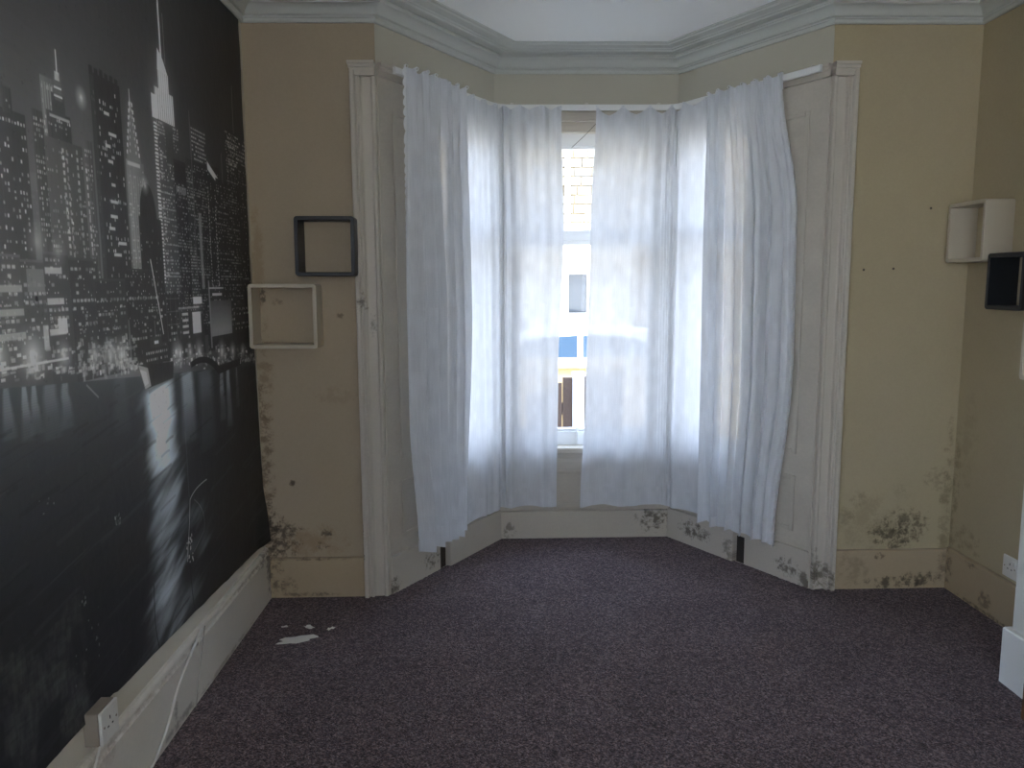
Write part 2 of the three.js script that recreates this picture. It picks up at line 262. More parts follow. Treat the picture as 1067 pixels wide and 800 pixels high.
// ------------------------------------------------------------------ architraves of the bay opening, shutter linings, aprons
{
  const HA = 2.265;
  const arch = (x0, x1, mir) => { // stepped profile extruded up the wall, x0 outer edge, x1 arris at the bay
    const w = x1 - x0, P = [[0, 0], [0, 0.034], [0.004, 0.038], [0.016, 0.038], [0.020, 0.034], [0.022, 0.024], [0.027, 0.022], [0.030, 0.028], [0.036, 0.030], [0.041, 0.026], [0.044, 0.012], [0.050, 0.008], [0.082, 0.008], [0.085, 0.018], [0.090, 0.023], [0.0985, 0.023], [0.1024, 0.019], [0.1024, 0]];
    const s = new THREE.Shape(P.map(([a, b]) => new THREE.Vector2(x0 + a / 0.1024 * w, -(ZF + b))));
    return metreUV(new THREE.ExtrudeGeometry(s, { depth: HA - 0.03, bevelEnabled: false }).rotateX(-Math.PI / 2));
  };
  const cap = (x0, x1, f, s0, s1) => {
    const a = Math.min(x0, x1), b = Math.max(x0, x1);
    return merge([metreUV(box(a, b, HA - 0.05, HA - 0.02, ZF, ZF + 0.032)), metreUV(box(a - 0.003, b, HA - 0.02, HA - 0.008, ZF, ZF + 0.042)), metreUV(box(a - 0.006, b, HA - 0.008, HA + 0.004, ZF, ZF + 0.05)), f(s0, s1, HA - 0.045, HA - 0.02, 0, 0.014), f(s0, s1, HA - 0.02, HA - 0.008, 0, 0.022), f(s0, s1, HA - 0.008, HA + 0.004, 0, 0.03)]);
  };
  const stained = (s, list) => std({ map: paintTex(0.12, 2.3, GLOSS, list, s, 400), roughness: 0.45 });
  const gl = arch(-0.574, L0[0]), gr = arch(1.519, R0[0]);
  planarUV(gl, v => (v.x + 0.58) / 0.12, v => v.y / 2.3); planarUV(gr, v => (v.x - 1.41) / 0.12, v => v.y / 2.3);
  struct('trim_12', gl, stained(101, [[0.03, 1.3, 0.03, 0.06, 0.7, 80], [0.07, 1.22, 0.03, 0.08, 0.5, 80], [0.004, 0.3, 0.008, 0.04, 1, 90], [0.004, 0.19, 0.01, 0.02, 1, 90]]));
  struct('trim_13', gr, stained(102, [[0.05, 0.05, 0.08, 0.09, 0.9, 60, 48, 42, 30], [0.02, 0.1, 0.03, 0.12, 0.6, 60]]));
  struct('trim_14', cap(-0.574, L0[0], faceL, 0, 0.4), M.wood); struct('trim_15', cap(R0[0], 1.519, faceR, faceR.len - 0.4, faceR.len), M.wood);
  // raised moulding frames of the shutter-box linings
  const liningFrame = (f, s0, s1, y0, y1) => merge([f.r(s0, s0 + 0.02, y0, y1, 0, 0.008, 0.003), f.r(s1 - 0.02, s1, y0, y1, 0, 0.008, 0.003), f.r(s0 + 0.02, s1 - 0.02, y0, y0 + 0.02, 0, 0.008, 0.003), f.r(s0 + 0.02, s1 - 0.02, y1 - 0.02, y1, 0, 0.008, 0.003)]);
  let n = 16; const a = faceR.len;
  struct('trim_' + n++, merge([liningFrame(faceL, 0.1, 0.35, 0.6, 2.1), liningFrame(faceL, 0.1, 0.35, 0.24, 0.5)]), M.wood);
  struct('trim_' + n++, merge([liningFrame(faceR, a - 0.35, a - 0.1, 0.6, 2.1), liningFrame(faceR, a - 0.35, a - 0.1, 0.24, 0.5)]), M.wood);
  // bead at the arris
  struct('trim_' + n++, faceL.r(0.002, 0.012, 0, HA - 0.05, 0, 0.008, 0.003), M.wood); struct('trim_' + n++, faceR.r(a - 0.012, a - 0.002, 0, HA - 0.05, 0, 0.008, 0.003), M.wood);
  // aprons: recessed panels below each window
  for (const [f, s0, s1] of [[faceL, 0.44, 0.88], [faceB, 0.04, faceB.len - 0.04], [faceR, a - 0.88, a - 0.44]])
    struct('trim_' + n++, merge([f.r(s0, s0 + 0.05, 0.16, 0.46, 0, 0.012), f.r(s1 - 0.05, s1, 0.16, 0.46, 0, 0.012), f.r(s0 + 0.05, s1 - 0.05, 0.36, 0.45, 0, 0.012), f.r(s0 + 0.05, s1 - 0.05, 0.16, 0.2, 0, 0.012)]), M.wood);
  // stepped head boards over the windows, as seen between the curtains
  for (const [f, s0, s1] of [[faceL, SG[0], 0.87], [faceB, 0.05, faceB.len - 0.05], [faceR, a - 0.87, a - SG[0]]])
    struct('trim_' + n++, merge([f.r(s0, s1, 2.2, 2.24, -0.04, 0.012), f.r(s0, s1, 2.14, 2.2, -0.04, 0.002), f.r(s0, s1, 2.19, 2.202, -0.03, 0.02)]), M.wood);
}

// ------------------------------------------------------------------ windows of the bay
function bayWindow(n, f, s0, s1) {
  const g = new THREE.Group(); g.name = 'window_' + n; g.userData.kind = 'structure'; scene.add(g);
  const y0 = 0.50, y1 = 2.15, t0 = 1.575, t1 = 1.65, w = 0.055, a = -0.115, b = -0.05;
  add('window_frame', merge([f.r(s0, s0 + w, y0, y1, a, b), f.r(s1 - w, s1, y0, y1, a, b), f.r(s0 + w, s1 - w, y0, y0 + 0.075, a, b), f.r(s0 + w, s1 - w, y1 - 0.07, y1, a, b)]), M.frame, g);
  const tr = add('transom', merge([f.r(s0 + w, s1 - w, t0, t1, a, b), f.r(s0 + w, s1 - w, t0 + 0.02, t1 - 0.018, b - 0.01, b + 0.008)]), M.frame, g);
  add('glazing_bead', merge([f.r(s0 + w, s1 - w, y0 + 0.075, y0 + 0.09, a + 0.02, b - 0.008), f.r(s0 + w, s1 - w, y1 - 0.085, y1 - 0.07, a + 0.02, b - 0.008), f.r(s0 + w, s0 + w + 0.012, y0 + 0.09, t0, a + 0.02, b - 0.008), f.r(s1 - w - 0.012, s1 - w, y0 + 0.09, t0, a + 0.02, b - 0.008), f.r(s0 + w, s0 + w + 0.012, t1, y1 - 0.085, a + 0.02, b - 0.008), f.r(s1 - w - 0.012, s1 - w, t1, y1 - 0.085, a + 0.02, b - 0.008)]), M.frame, g);
  add('pane', f(s0 + w, s1 - w, y0 + 0.075, t0, -0.0825, -0.0815), M.glass, g);
  add('pane', f(s0 + w, s1 - w, t1, y1 - 0.07, -0.0825, -0.0815), M.glass, g);
  add('window_sill', merge([f.r(s0 - 0.02, s1 + 0.02, 0.465, 0.50, -0.12, 0.03, 0.008), f.r(s0, s1, 0.44, 0.466, -0.02, 0.016, 0.004)]), M.wood, g);
  if (n === 2) add('window_handle', merge([f.r(0.43, 0.445, 0.54, 0.6, b, b + 0.012), f.r(0.432, 0.443, 0.51, 0.58, b + 0.012, b + 0.03)]), M.frame, g);
}
bayWindow(1, faceL, SG[0], SG[1]);
bayWindow(2, faceB, 0.06, faceB.len - 0.06);
bayWindow(3, faceR, faceR.len - SG[1], faceR.len - SG[0]);
{ const a = faceB.pt(0.40, 2.07, -0.04), b = faceB.pt(0.53, 2.19, 0.03); tag(add('blind_cord', tube([[a.x, a.y, a.z], [(a.x + b.x) / 2, (a.y + b.y) / 2 - 0.004, (a.z + b.z) / 2], [b.x, b.y, b.z]], 0.0014, 16, 6), std({ color: 0x55524c, roughness: 0.8 })), 'thin dark cord slanting across the top of the bare window strip', 'cord'); }

// ------------------------------------------------------------------ printed night-city wallpaper on the left wall
{
  const A0 = -0.3, A1 = 3.345, Y0 = 0.2, Y1 = 2.46, W = 2048, H = 1180, cv = document.createElement('canvas'); cv.width = W; cv.height = H; const c = cv.getContext('2d');
  const X = a => (a - A0) / (A1 - A0) * W, Y = y => (Y1 - y) / (Y1 - Y0) * H, S = W / (A1 - A0);
  const up = v => Math.min(254, v * 1.04), g = (v, al = 1) => `rgba(${Math.round(up(v))},${Math.round(up(v))},${Math.round(up(v) * 0.99)},${al})`, gb = (v, al = 1) => `rgba(${Math.round(up(v) * 0.92)},${Math.round(up(v) * 0.97)},${Math.round(up(v))},${al})`;
  const R = (a0, a1, y0, y1, st) => { c.fillStyle = st; c.fillRect(X(a0), Y(y1), X(a1) - X(a0), Y(y0) - Y(y1)); };
  // printed night sky with city glow
  let gr = c.createLinearGradient(0, Y(2.45), 0, Y(1.2)); gr.addColorStop(0, g(44)); gr.addColorStop(0.35, g(60)); gr.addColorStop(0.75, g(92)); gr.addColorStop(1, g(108)); c.fillStyle = gr; c.fillRect(0, 0, W, H);
  gr = c.createLinearGradient(X(2.0), 0, X(3.1), 0); gr.addColorStop(0, g(22, 0)); gr.addColorStop(1, g(20, 0.82)); c.fillStyle = gr; c.fillRect(X(2.0), 0, W, H);
  const blob = (a, y, r, v, al) => { const q = c.createRadialGradient(X(a), Y(y), 0, X(a), Y(y), r * S); q.addColorStop(0, g(v, al)); q.addColorStop(0.35, g(v, al * 0.45)); q.addColorStop(1, g(v, 0)); c.fillStyle = q; c.fillRect(X(a - r), Y(y + r), 2 * r * S, 2 * r * S); };
  blob(2.006, 1.83, 0.03, 225, 0.95); blob(1.7, 1.5, 0.5, 120, 0.25); blob(2.2, 1.5, 0.4, 110, 0.25);
  const wins = (a0, a1, y0, y1, dens, v, dw = 0.011, dh = 0.014, fillr = 0.55) => { dw *= 0.8; dh *= 0.82; for (let y = y0 + dh; y < y1 - dh * 0.5; y += dh) { const rowlit = rnd(); for (let a = a0 + dw * 0.6; a < a1 - dw * 0.6; a += dw) if (rnd() < dens * 1.5 * (rowlit > 0.86 ? 2.6 : rowlit < 0.25 ? 0.3 : 1)) { const b = v * rr(0.7, 1.45); R(a, a + dw * fillr, y, y + dh * rr(0.4, 0.7), g(Math.min(252, b), rr(0.7, 1))); } } };
  const tower = (a0, a1, y0, y1, sh, dens, v, dw, dh) => { const q = c.createLinearGradient(X(a0), 0, X(a1), 0); q.addColorStop(0, g(sh * 1.18)); q.addColorStop(0.5, g(sh)); q.addColorStop(1, g(sh * 0.82)); R(a0, a1, y0, y1, q); for (let k = 0; k < 5; k++) { const a = rr(a0, a1); R(a, a + 0.004, y0, y1, g(sh * rr(0.7, 1.25), 0.5)); } wins(a0, a1, y0, y1 - 0.015, dens, v, dw, dh); };
  const column = (a, y0, y1, v, st = 0.012, w = 0.006) => { for (let y = y0; y < y1; y += st) R(a, a + w, y, y + st * 0.6, g(v * rr(0.7, 1.15), 0.9)); };
  // out of the photograph's frame the skyline simply goes on
  for (let a = A0; a < 1.56;) { const w = rr(0.08, 0.2); tower(a, a + w, 1.2, rr(1.5, 1.95), rr(52, 74), 0.2, 150); a += w * rr(0.7, 1.1); }
  // faint towers behind
  for (let k = 0; k < 26; k++) { const a = rr(1.55, 3.3), w = rr(0.05, 0.12), f = a > 2.5 ? 0.55 : 1; R(a, a + w, 1.2, rr(1.45, 1.72), g(rr(70, 92) * f)); wins(a, a + w, 1.3, 1.6, 0.08, 120 * f); }
  tower(1.56, 1.762, 1.2, 1.738, 62, 0.22, 175, 0.013, 0.016); tower(1.684, 1.717, 1.73, 1.783, 62, 0.1, 150);
  R(1.762, 1.79, 1.35, 1.62, g(104, 0.7));
  tower(1.788, 1.845, 1.3, 1.76, 60, 0.3, 170); column(1.835, 1.4, 1.73, 205, 0.009, 0.006);
  tower(1.832, 1.888, 1.7, 1.842, 96, 0.3, 190, 0.008, 0.02); for (let k = 0; k < 5; k++) R(1.838 + k * 0.01, 1.842 + k * 0.01, 1.7, 1.83, g(165, 0.55));
  tower(1.848, 1.948, 1.6, 1.771, 56, 0.3, 170); tower(1.83, 1.993, 1.3, 1.71, 70, 0.12, 160); column(1.9, 1.36, 1.69, 190, 0.017, 0.009); column(1.918, 1.4, 1.69, 170, 0.02, 0.006); column(1.963, 1.4, 1.69, 180, 0.018, 0.008);
  R(1.874, 1.928, 1.765, 1.814, g(58)); R(1.888, 1.918, 1.8, 1.85, g(84)); R(1.885, 1.921, 1.807, 1.812, g(205)); R(1.887, 1.919, 1.826, 1.831, g(205)); R(1.893, 1.913, 1.845, 1.865, g(170)); R(1.901, 1.906, 1.86, 1.915, g(200)); R(1.86, 1.945, 1.757, 1.764, g(190, 0.8));
  tower(2.0, 2.043, 1.3, 1.731, 72, 0.3, 165); column(2.003, 1.35, 1.66, 190, 0.02, 0.007);
  tower(2.053, 2.215, 1.28, 1.908, 34, 0.13, 180, 0.012, 0.02); for (let k = 0; k < 6; k++) R(2.053 + k * 0.027, 2.053 + k * 0.027 + 0.018, 1.905, 1.905 + rr(0.006, 0.022), g(34)); for (let y = 1.45; y < 1.83; y += rr(0.03, 0.06)) { const a = rr(2.1, 2.15); R(a, a + rr(0.02, 0.05), y, y + 0.009, g(210, 0.9)); } R(2.053, 2.075, 1.3, 1.9, g(52, 0.8));
  // pointed-crown tower
  tower(2.225, 2.335, 1.3, 1.72, 104, 0.2, 170, 0.008, 0.012); for (let k = 0; k < 7; k++) R(2.232 + k * 0.014, 2.237 + k * 0.014, 1.36, 1.68, g(155, 0.4));
  c.fillStyle = g(96); c.beginPath(); c.moveTo(X(2.269), Y(1.905)); c.lineTo(X(2.232), Y(1.72)); c.lineTo(X(2.318), Y(1.72)); c.closePath(); c.fill();
  for (let k = 0; k < 8; k++) { const y = 1.735 + k * 0.019, w = 0.036 * (1 - k / 9); for (const s of [-1, 1]) { R(2.273 + s * w - 0.003, 2.273 + s * w + 0.004, y, y + 0.011, g(222)); R(2.273 + s * w * 0.5 - 0.003, 2.273 + s * w * 0.5 + 0.003, y + 0.006, y + 0.014, g(190, 0.8)); } } R(2.267, 2.271, 1.86, 1.915, g(205)); R(2.232, 2.31, 1.705, 1.716, g(190, 0.75));
  // tallest tower with lit crown and mast
  tower(2.413, 2.6, 1.3, 1.885, 54, 0.28, 185, 0.01, 0.012); for (let y = 1.38; y < 1.86; y += 0.011) { R(2.42, 2.442, y, y + 0.006, g(225 * rr(0.8, 1.05), 0.95)); if (rnd() < 0.6) R(2.455, 2.47, y, y + 0.006, g(180, 0.8)); } R(2.5, 2.56, 1.75, 1.87, g(44));
  R(2.44, 2.578, 1.872, 1.965, g(186)); for (let k = 0; k < 9; k++) R(2.445 + k * 0.015, 2.449 + k * 0.015, 1.87, 1.965, g(118)); R(2.413, 2.45, 1.87, 1.94, g(200)); R(2.472, 2.548, 1.96, 2.02, g(205)); for (let k = 0; k < 5; k++) R(2.477 + k * 0.015, 2.481 + k * 0.015, 1.96, 2.02, g(128));
  c.fillStyle = g(214); c.beginPath(); c.moveTo(X(2.47), Y(2.02)); c.lineTo(X(2.545), Y(2.02)); c.lineTo(X(2.515), Y(2.06)); c.lineTo(X(2.478), Y(2.085)); c.closePath(); c.fill(); R(2.497, 2.509, 2.03, 2.24, g(206)); R(2.501, 2.505, 2.2, 2.4, g(196)); R(2.53, 2.534, 2.05, 2.2, g(130, 0.8)); blob(2.5, 1.96, 0.14, 160, 0.35);
  // silhouettes and the right-hand cluster
  c.fillStyle = g(24); c.beginPath(); c.ellipse(X(2.345), Y(1.57), 0.055 * S, 0.09 * S, 0, 0, 7); c.fill(); R(2.28, 2.43, 1.2, 1.57, g(26)); wins(2.28, 2.43, 1.3, 1.55, 0.05, 160); blob(2.335, 1.66, 0.03, 220, 0.8);
  tower(2.551, 2.654, 1.2, 1.771, 24, 0.2, 190, 0.009, 0.012); R(2.56, 2.65, 1.7, 1.76, g(14)); for (let k = 0; k < 9; k++) R(2.565 + k * 0.009, 2.569 + k * 0.009, 1.66 + rnd() * 0.01, 1.69, g(200, 0.8));
  tower(2.648, 2.715, 1.2, 1.79, 34, 0.45, 205, 0.008, 0.012); tower(2.707, 2.87, 1.2, 1.8, 22, 0.2, 175, 0.009, 0.012); R(2.707, 2.85, 1.79, 1.92, g(40)); for (let y = 1.795; y < 1.9; y += 0.014) for (let a = 2.712; a < 2.845; a += 0.017) if (rnd() < 0.8) R(a, a + 0.013, y, y + 0.006, g(rr(120, 195))); R(2.7, 2.708, 1.4, 1.95, g(110, 0.5));
  R(2.74, 2.765, 1.36, 1.62, g(150, 0.7));
  tower(2.827, 2.964, 1.2, 1.798, 20, 0.16, 190, 0.012, 0.012); c.fillStyle = g(184); c.beginPath(); c.moveTo(X(2.85), Y(1.81)); c.lineTo(X(2.96), Y(1.76)); c.lineTo(X(2.96), Y(1.735)); c.lineTo(X(2.85), Y(1.78)); c.fill(); column(2.84, 1.3, 1.7, 210, 0.012, 0.006); column(2.905, 1.3, 1.66, 205, 0.014, 0.009);
  tower(2.926, 3.052, 1.2, 1.761, 18, 0.22, 180, 0.011, 0.013); tower(3.05, 3.198, 1.2, 1.972, 18, 0.24, 165, 0.011, 0.013); for (let y = 1.8; y < 1.95; y += 0.016) for (let a = 3.06; a < 3.3; a += 0.022) if (rnd() < 0.62) R(a, a + 0.017, y, y + 0.007, g(rr(90, 185))); tower(3.18, 3.345, 1.2, 1.85, 15, 0.13, 150, 0.012, 0.014); R(3.157, 3.161, 1.96, 2.14, g(120)); R(3.0, 3.006, 1.75, 1.86, g(90));
  // low waterfront blocks
  for (const [a0, a1, y1, sh] of [[A0, 1.56, 1.42, 62], [1.56, 1.701, 1.439, 70], [1.699, 1.807, 1.43, 64], [1.787, 1.89, 1.45, 58], [1.89, 2.026, 1.44, 46], [2.006, 2.172, 1.391, 40], [2.179, 2.396, 1.42, 28], [2.381, 2.579, 1.351, 24], [2.502, 2.74, 1.298, 34], [2.772, 3.101, 1.36, 24], [3.08, 3.345, 1.3, 15]]) { R(a0, a1, 1.14, y1, g(sh)); for (let y = 1.2; y < y1 - 0.02; y += 0.019) { const row = rnd(); for (let a = a0 + 0.008; a < a1 - 0.02; a += 0.017) if (rnd() < (row > 0.8 ? 0.75 : 0.18)) R(a, a + 0.012, y, y + 0.008, g(rr(95, 200), 0.85)); } R(a0, a1, y1 - 0.006, y1, g(sh * 1.5, 0.6)); wins(a0, a1, 1.24, y1, 0.06, 200, 0.008, 0.01); }
  for (let k = 0; k < 3; k++) { R(1.6, 1.7, 1.36 - k * 0.05, 1.375 - k * 0.05, g(165, 0.8)); R(1.79, 1.86, 1.4 - k * 0.07, 1.415 - k * 0.07, g(188, 0.9)); }
  R(1.72, 1.785, 1.36, 1.41, g(120, 0.8)); R(1.826, 1.866, 1.262, 1.298, g(215)); R(1.765, 1.785, 1.23, 1.285, g(190, 0.8)); blob(1.77, 1.47, 0.05, 190, 0.6); blob(1.85, 1.45, 0.04, 190, 0.5);
  R(2.601, 2.711, 1.212, 1.284, g(34)); R(2.635, 2.711, 1.212, 1.284, g(218)); for (let k = 0; k < 4; k++) R(2.55, 2.6, 1.215 + k * 0.02, 1.224 + k * 0.02, g(180)); R(2.65, 2.73, 1.31, 1.335, g(200)); R(2.52, 2.7, 1.296, 1.303, g(170, 0.7));
  gr = c.createLinearGradient(0, Y(1.32), 0, Y(1.18)); gr.addColorStop(0, g(64)); gr.addColorStop(1, g(128)); R(2.808, 3.027, 1.19, 1.318, gr); R(2.795, 2.808, 1.15, 1.39, g(120)); R(2.8, 2.95, 1.36, 1.366, g(180)); R(2.83, 2.93, 1.335, 1.345, g(190));
  for (const y of [1.33, 1.29, 1.25]) R(2.43, 2.53, y, y + 0.003, g(95, 0.7)); for (const a of [2.43, 2.46, 2.5, 2.53]) R(a, a + 0.003, 1.2, 1.34, g(95, 0.6));
  c.strokeStyle = g(215); c.lineWidth = 3; c.beginPath(); c.moveTo(X(2.34), Y(1.45)); c.lineTo(X(2.4), Y(1.225)); c.stroke();
  // quay lights
  const quay = a => a < 2 ? 1.185 - (a - 1.6) * 0.08 : 1.153 - (a - 2) * 0.075;
  for (let k = 0; k < 900; k++) { const a = rr(A0, 3.3), y = quay(a) + rr(-0.02, 0.075) * rnd(), w = rr(0.003, 0.02); R(a, a + w, y, y + rr(0.003, 0.014), g(rr(90, 225), rr(0.4, 0.95))); }
  for (const a of [1.6, 1.72, 1.84, 1.98, 2.06, 2.12, 2.33, 2.4, 2.49, 2.52, 2.6, 2.68, 2.9, 3.02, 3.14]) blob(a, quay(a) + 0.045, rr(0.03, 0.055), 225, 0.8);
  R(1.55, 1.86, 1.2, 1.206, g(205, 0.8)); blob(1.72, 1.225, 0.07, 200, 0.6); for (let k = 0; k < 160; k++) { const a = rr(1.9, 2.2), y = rr(1.13, 1.23); R(a, a + rr(0.004, 0.016), y, y + rr(0.004, 0.018), g(rr(120, 210), 0.6)); }
  // water with streaked reflections
  c.save(); c.beginPath(); c.moveTo(0, Y(1.2)); for (let a = A0; a <= A1; a += 0.05) c.lineTo(X(a), Y(quay(a) - 0.02)); c.lineTo(W, H); c.lineTo(0, H); c.closePath(); c.clip();
  gr = c.createLinearGradient(0, Y(1.17), 0, Y(0.55)); gr.addColorStop(0, gb(62)); gr.addColorStop(0.35, gb(40)); gr.addColorStop(1, gb(24)); c.fillStyle = gr; c.fillRect(0, Y(1.25), W, H);
  gr = c.createLinearGradient(X(2.3), 0, X(3.2), 0); gr.addColorStop(0, gb(16, 0)); gr.addColorStop(1, gb(16, 0.6)); c.fillStyle = gr; c.fillRect(X(2.3), 0, W, H);
  const streak = (a0, a1, y0, y1, v, al) => { for (let y = y1; y > y0; y -= 0.006) { const k = (y1 - y) / (y1 - y0), lit = 0.45 + 0.55 * noise(y * 26, a0 * 9, 91); const sh = 0.006 * (noise(y * 40, a0 * 5, 93) - 0.5), wv = rr(0.85, 1.1); const x0 = X(a0 + sh - 0.02 * k), x1 = X(a1 + sh + 0.02 * k * wv), q = c.createLinearGradient(x0, 0, x1, 0), o = al * (1 - k * 0.75) * lit; q.addColorStop(0, gb(v, 0)); q.addColorStop(0.25, gb(v, o)); q.addColorStop(0.75, gb(v, o)); q.addColorStop(1, gb(v, 0)); c.fillStyle = q; c.fillRect(x0, Y(y), x1 - x0, 0.0062 * S); } };
  for (const [a0, a1, y0, v, al] of [[1.6, 1.625, 1.06, 150, 0.8], [1.665, 1.685, 1.04, 165, 0.8], [1.7, 1.72, 1.05, 170, 0.7], [1.74, 1.8, 1.03, 140, 0.6], [1.815, 1.85, 1.04, 165, 0.7], [1.2, 1.55, 1.03, 120, 0.5], [2.5, 2.62, 0.86, 190, 0.75], [2.64, 2.8, 0.8, 120, 0.6], [2.86, 2.9, 0.88, 190, 0.7], [2.93, 2.97, 0.84, 185, 0.8], [3.04, 3.06, 0.9, 150, 0.6], [2.06, 2.14, 0.98, 100, 0.5]]) streak(a0, a1, y0, quay((a0 + a1) / 2) - 0.02, v, al);
  // the broad broken reflection below the ship
  const clusters = [[2.34, 1.0, 0.13, 0.13, 205], [2.36, 0.85, 0.12, 0.07, 195], [2.35, 0.72, 0.13, 0.05, 170], [2.36, 0.63, 0.15, 0.05, 165], [2.33, 0.54, 0.14, 0.05, 160], [2.33, 0.47, 0.16, 0.045, 160], [2.32, 0.4, 0.15, 0.045, 150], [2.3, 0.33, 0.15, 0.04, 140], [2.56, 0.6, 0.1, 0.03, 90], [2.58, 0.5, 0.1, 0.03, 90], [2.44, 0.36, 0.14, 0.03, 110]];
  const smear = (a, y, ra, ry, v, al, rot) => { c.save(); c.translate(X(a), Y(y)); c.rotate(-rot); c.scale(ra * S, ry * S); const q = c.createRadialGradient(0, 0, 0, 0, 0, 1); q.addColorStop(0, gb(v, al)); q.addColorStop(0.5, gb(v, al * 0.6)); q.addColorStop(1, gb(v, 0)); c.fillStyle = q; c.fillRect(-1, -1, 2, 2); c.restore(); };
  for (let y = 1.07; y > 0.3; y -= 0.004) { const k = (1.07 - y) / 0.77, lit = sstep(0.3, 0.62, noise(y * 11, 2, 95)) * 0.75 + 0.25 * noise(y * 60, 5, 96); smear(2.35 - 0.03 * k + 0.03 * (noise(y * 18, 9, 98) - 0.5), y, 0.12 + 0.03 * k, 0.012, 205 - 40 * k, (y > 0.82 ? 0.8 : 0.24) * (y > 0.82 ? 0.6 + 0.4 * lit : lit), 0.1); }
  for (const [a, y, ra, ry, v] of clusters) for (let k = 0; k < 14; k++) smear(a + ra * rr(-0.8, 0.8), y + ry * rr(-0.9, 0.9), rr(0.05, 0.13), rr(0.008, 0.022), v, rr(0.18, 0.5), rr(0.2, 0.5));
  for (let k = 0; k < 420; k++) { const a = rr(A0, 3.3), y = 1.12 - 0.92 * Math.pow(rnd(), 1.1), l = rr(0.03, 0.2) * (1.5 - y), up = rnd() < 0.35; c.strokeStyle = up ? gb(rr(52, 86), rr(0.12, 0.35)) : gb(10, rr(0.12, 0.35)); c.lineWidth = rr(1.5, 7); c.beginPath(); c.moveTo(X(a - l), Y(y - l * 0.1)); c.quadraticCurveTo(X(a), Y(y + 0.006), X(a + l), Y(y + l * 0.2)); c.stroke(); }
  c.restore();
  // moored ship: pale hull and dark superstructure
  const shape = (st, ...p) => { c.fillStyle = st; c.beginPath(); p.forEach(([a, y], k) => k ? c.lineTo(X(a), Y(y)) : c.moveTo(X(a), Y(y))); c.closePath(); c.fill(); };
  shape(g(20), [2.21, 1.15], [2.46, 1.135], [2.45, 1.085], [2.25, 1.075]); shape(g(28), [2.25, 1.145], [2.26, 1.2], [2.42, 1.19], [2.44, 1.14]); shape(g(40), [2.3, 1.19], [2.305, 1.225], [2.38, 1.22], [2.39, 1.19]);
  shape(g(150), [2.212, 1.15], [2.275, 1.135], [2.29, 1.08], [2.25, 1.075]); shape(g(205), [2.222, 1.135], [2.262, 1.125], [2.275, 1.09], [2.25, 1.085]);
  for (let a = 2.27; a < 2.42; a += 0.014) { R(a, a + 0.008, 1.172, 1.18, g(rr(120, 220))); if (rnd() < 0.7) R(a, a + 0.008, 1.152, 1.16, g(rr(100, 210))); } R(2.33, 2.36, 1.2, 1.21, g(215)); R(2.34, 2.343, 1.22, 1.27, g(120));
  c.fillStyle = g(12); c.beginPath(); c.moveTo(X(2.6), Y(1.1)); c.quadraticCurveTo(X(2.75), Y(1.13), X(2.85), Y(1.05)); c.lineTo(X(3.1), Y(1.06)); c.lineTo(X(3.1), Y(1.085)); c.lineTo(X(2.86), Y(1.08)); c.quadraticCurveTo(X(2.74), Y(1.15), X(2.6), Y(1.12)); c.fill();
  c.strokeStyle = g(130, 0.8); c.lineWidth = 3; c.beginPath(); c.moveTo(X(1.93), Y(1.13)); c.lineTo(X(1.985), Y(1.09)); c.stroke();
  // photographic bloom of the printed lights, then print grain
  c.save(); c.globalCompositeOperation = 'lighter'; c.filter = 'blur(7px)'; c.globalAlpha = 0.32; c.drawImage(cv, 0, 0); c.filter = 'blur(22px)'; c.globalAlpha = 0.12; c.drawImage(cv, 0, 0); c.restore();
  for (let k = 0; k < 9000; k++) { c.fillStyle = rnd() < 0.5 ? 'rgba(0,0,0,0.10)' : 'rgba(150,155,155,0.06)'; c.fillRect(rnd() * W, rnd() * H, rr(1, 4), rr(1, 4)); }
  // wear: seams, scratches and a tear showing white paper, scuffs
  c.strokeStyle = 'rgba(8,10,12,0.8)'; c.lineWidth = 2.5; for (const [a, y0, y1] of [[2.50, 0.29, 0.62], [2.22, 0.29, 0.5], [1.15, 0.2, 2.4]]) { c.beginPath(); c.moveTo(X(a), Y(y1)); c.lineTo(X(a - 0.008), Y((y0 + y1) / 2)); c.lineTo(X(a + 0.004), Y(y0)); c.stroke(); }
  c.strokeStyle = 'rgba(150,156,160,0.55)'; c.lineWidth = 1.6; c.beginPath(); c.moveTo(X(2.518), Y(0.9)); c.lineTo(X(2.52), Y(0.68)); c.stroke();
  c.strokeStyle = 'rgba(205,208,206,0.9)'; c.lineWidth = 2.4; c.beginPath(); c.moveTo(X(2.475), Y(0.49)); c.quadraticCurveTo(X(2.5), Y(0.56), X(2.525), Y(0.67)); c.quadraticCurveTo(X(2.57), Y(0.7), X(2.68), Y(0.7)); c.stroke();
  c.strokeStyle = 'rgba(190,194,194,0.55)'; c.lineWidth = 1.6; c.beginPath(); c.moveTo(X(2.56), Y(0.66)); c.quadraticCurveTo(X(2.66), Y(0.6), X(2.63), Y(0.53)); c.lineTo(X(2.53), Y(0.49)); c.stroke();
  c.fillStyle = 'rgba(220,222,218,0.9)'; for (let k = 0; k < 26; k++) { const a = 2.49 + rr(-0.02, 0.03), y = 0.5 + rr(-0.03, 0.06); c.fillRect(X(a), Y(y), rr(2, 5), rr(2, 7)); }
  for (const [a, y, n, s] of [[2.034, 0.757, 16, 0.014], [1.83, 0.62, 6, 0.02], [1.84, 0.5, 14, 0.08], [1.72, 0.9, 5, 0.03]]) for (let k = 0; k < n; k++) { c.fillStyle = `rgba(190,194,190,${rr(0.35, 0.85)})`; c.fillRect(X(a + rr(-s, s)), Y(y + rr(-s, s)), rr(1.5, 4), rr(1.5, 5)); }
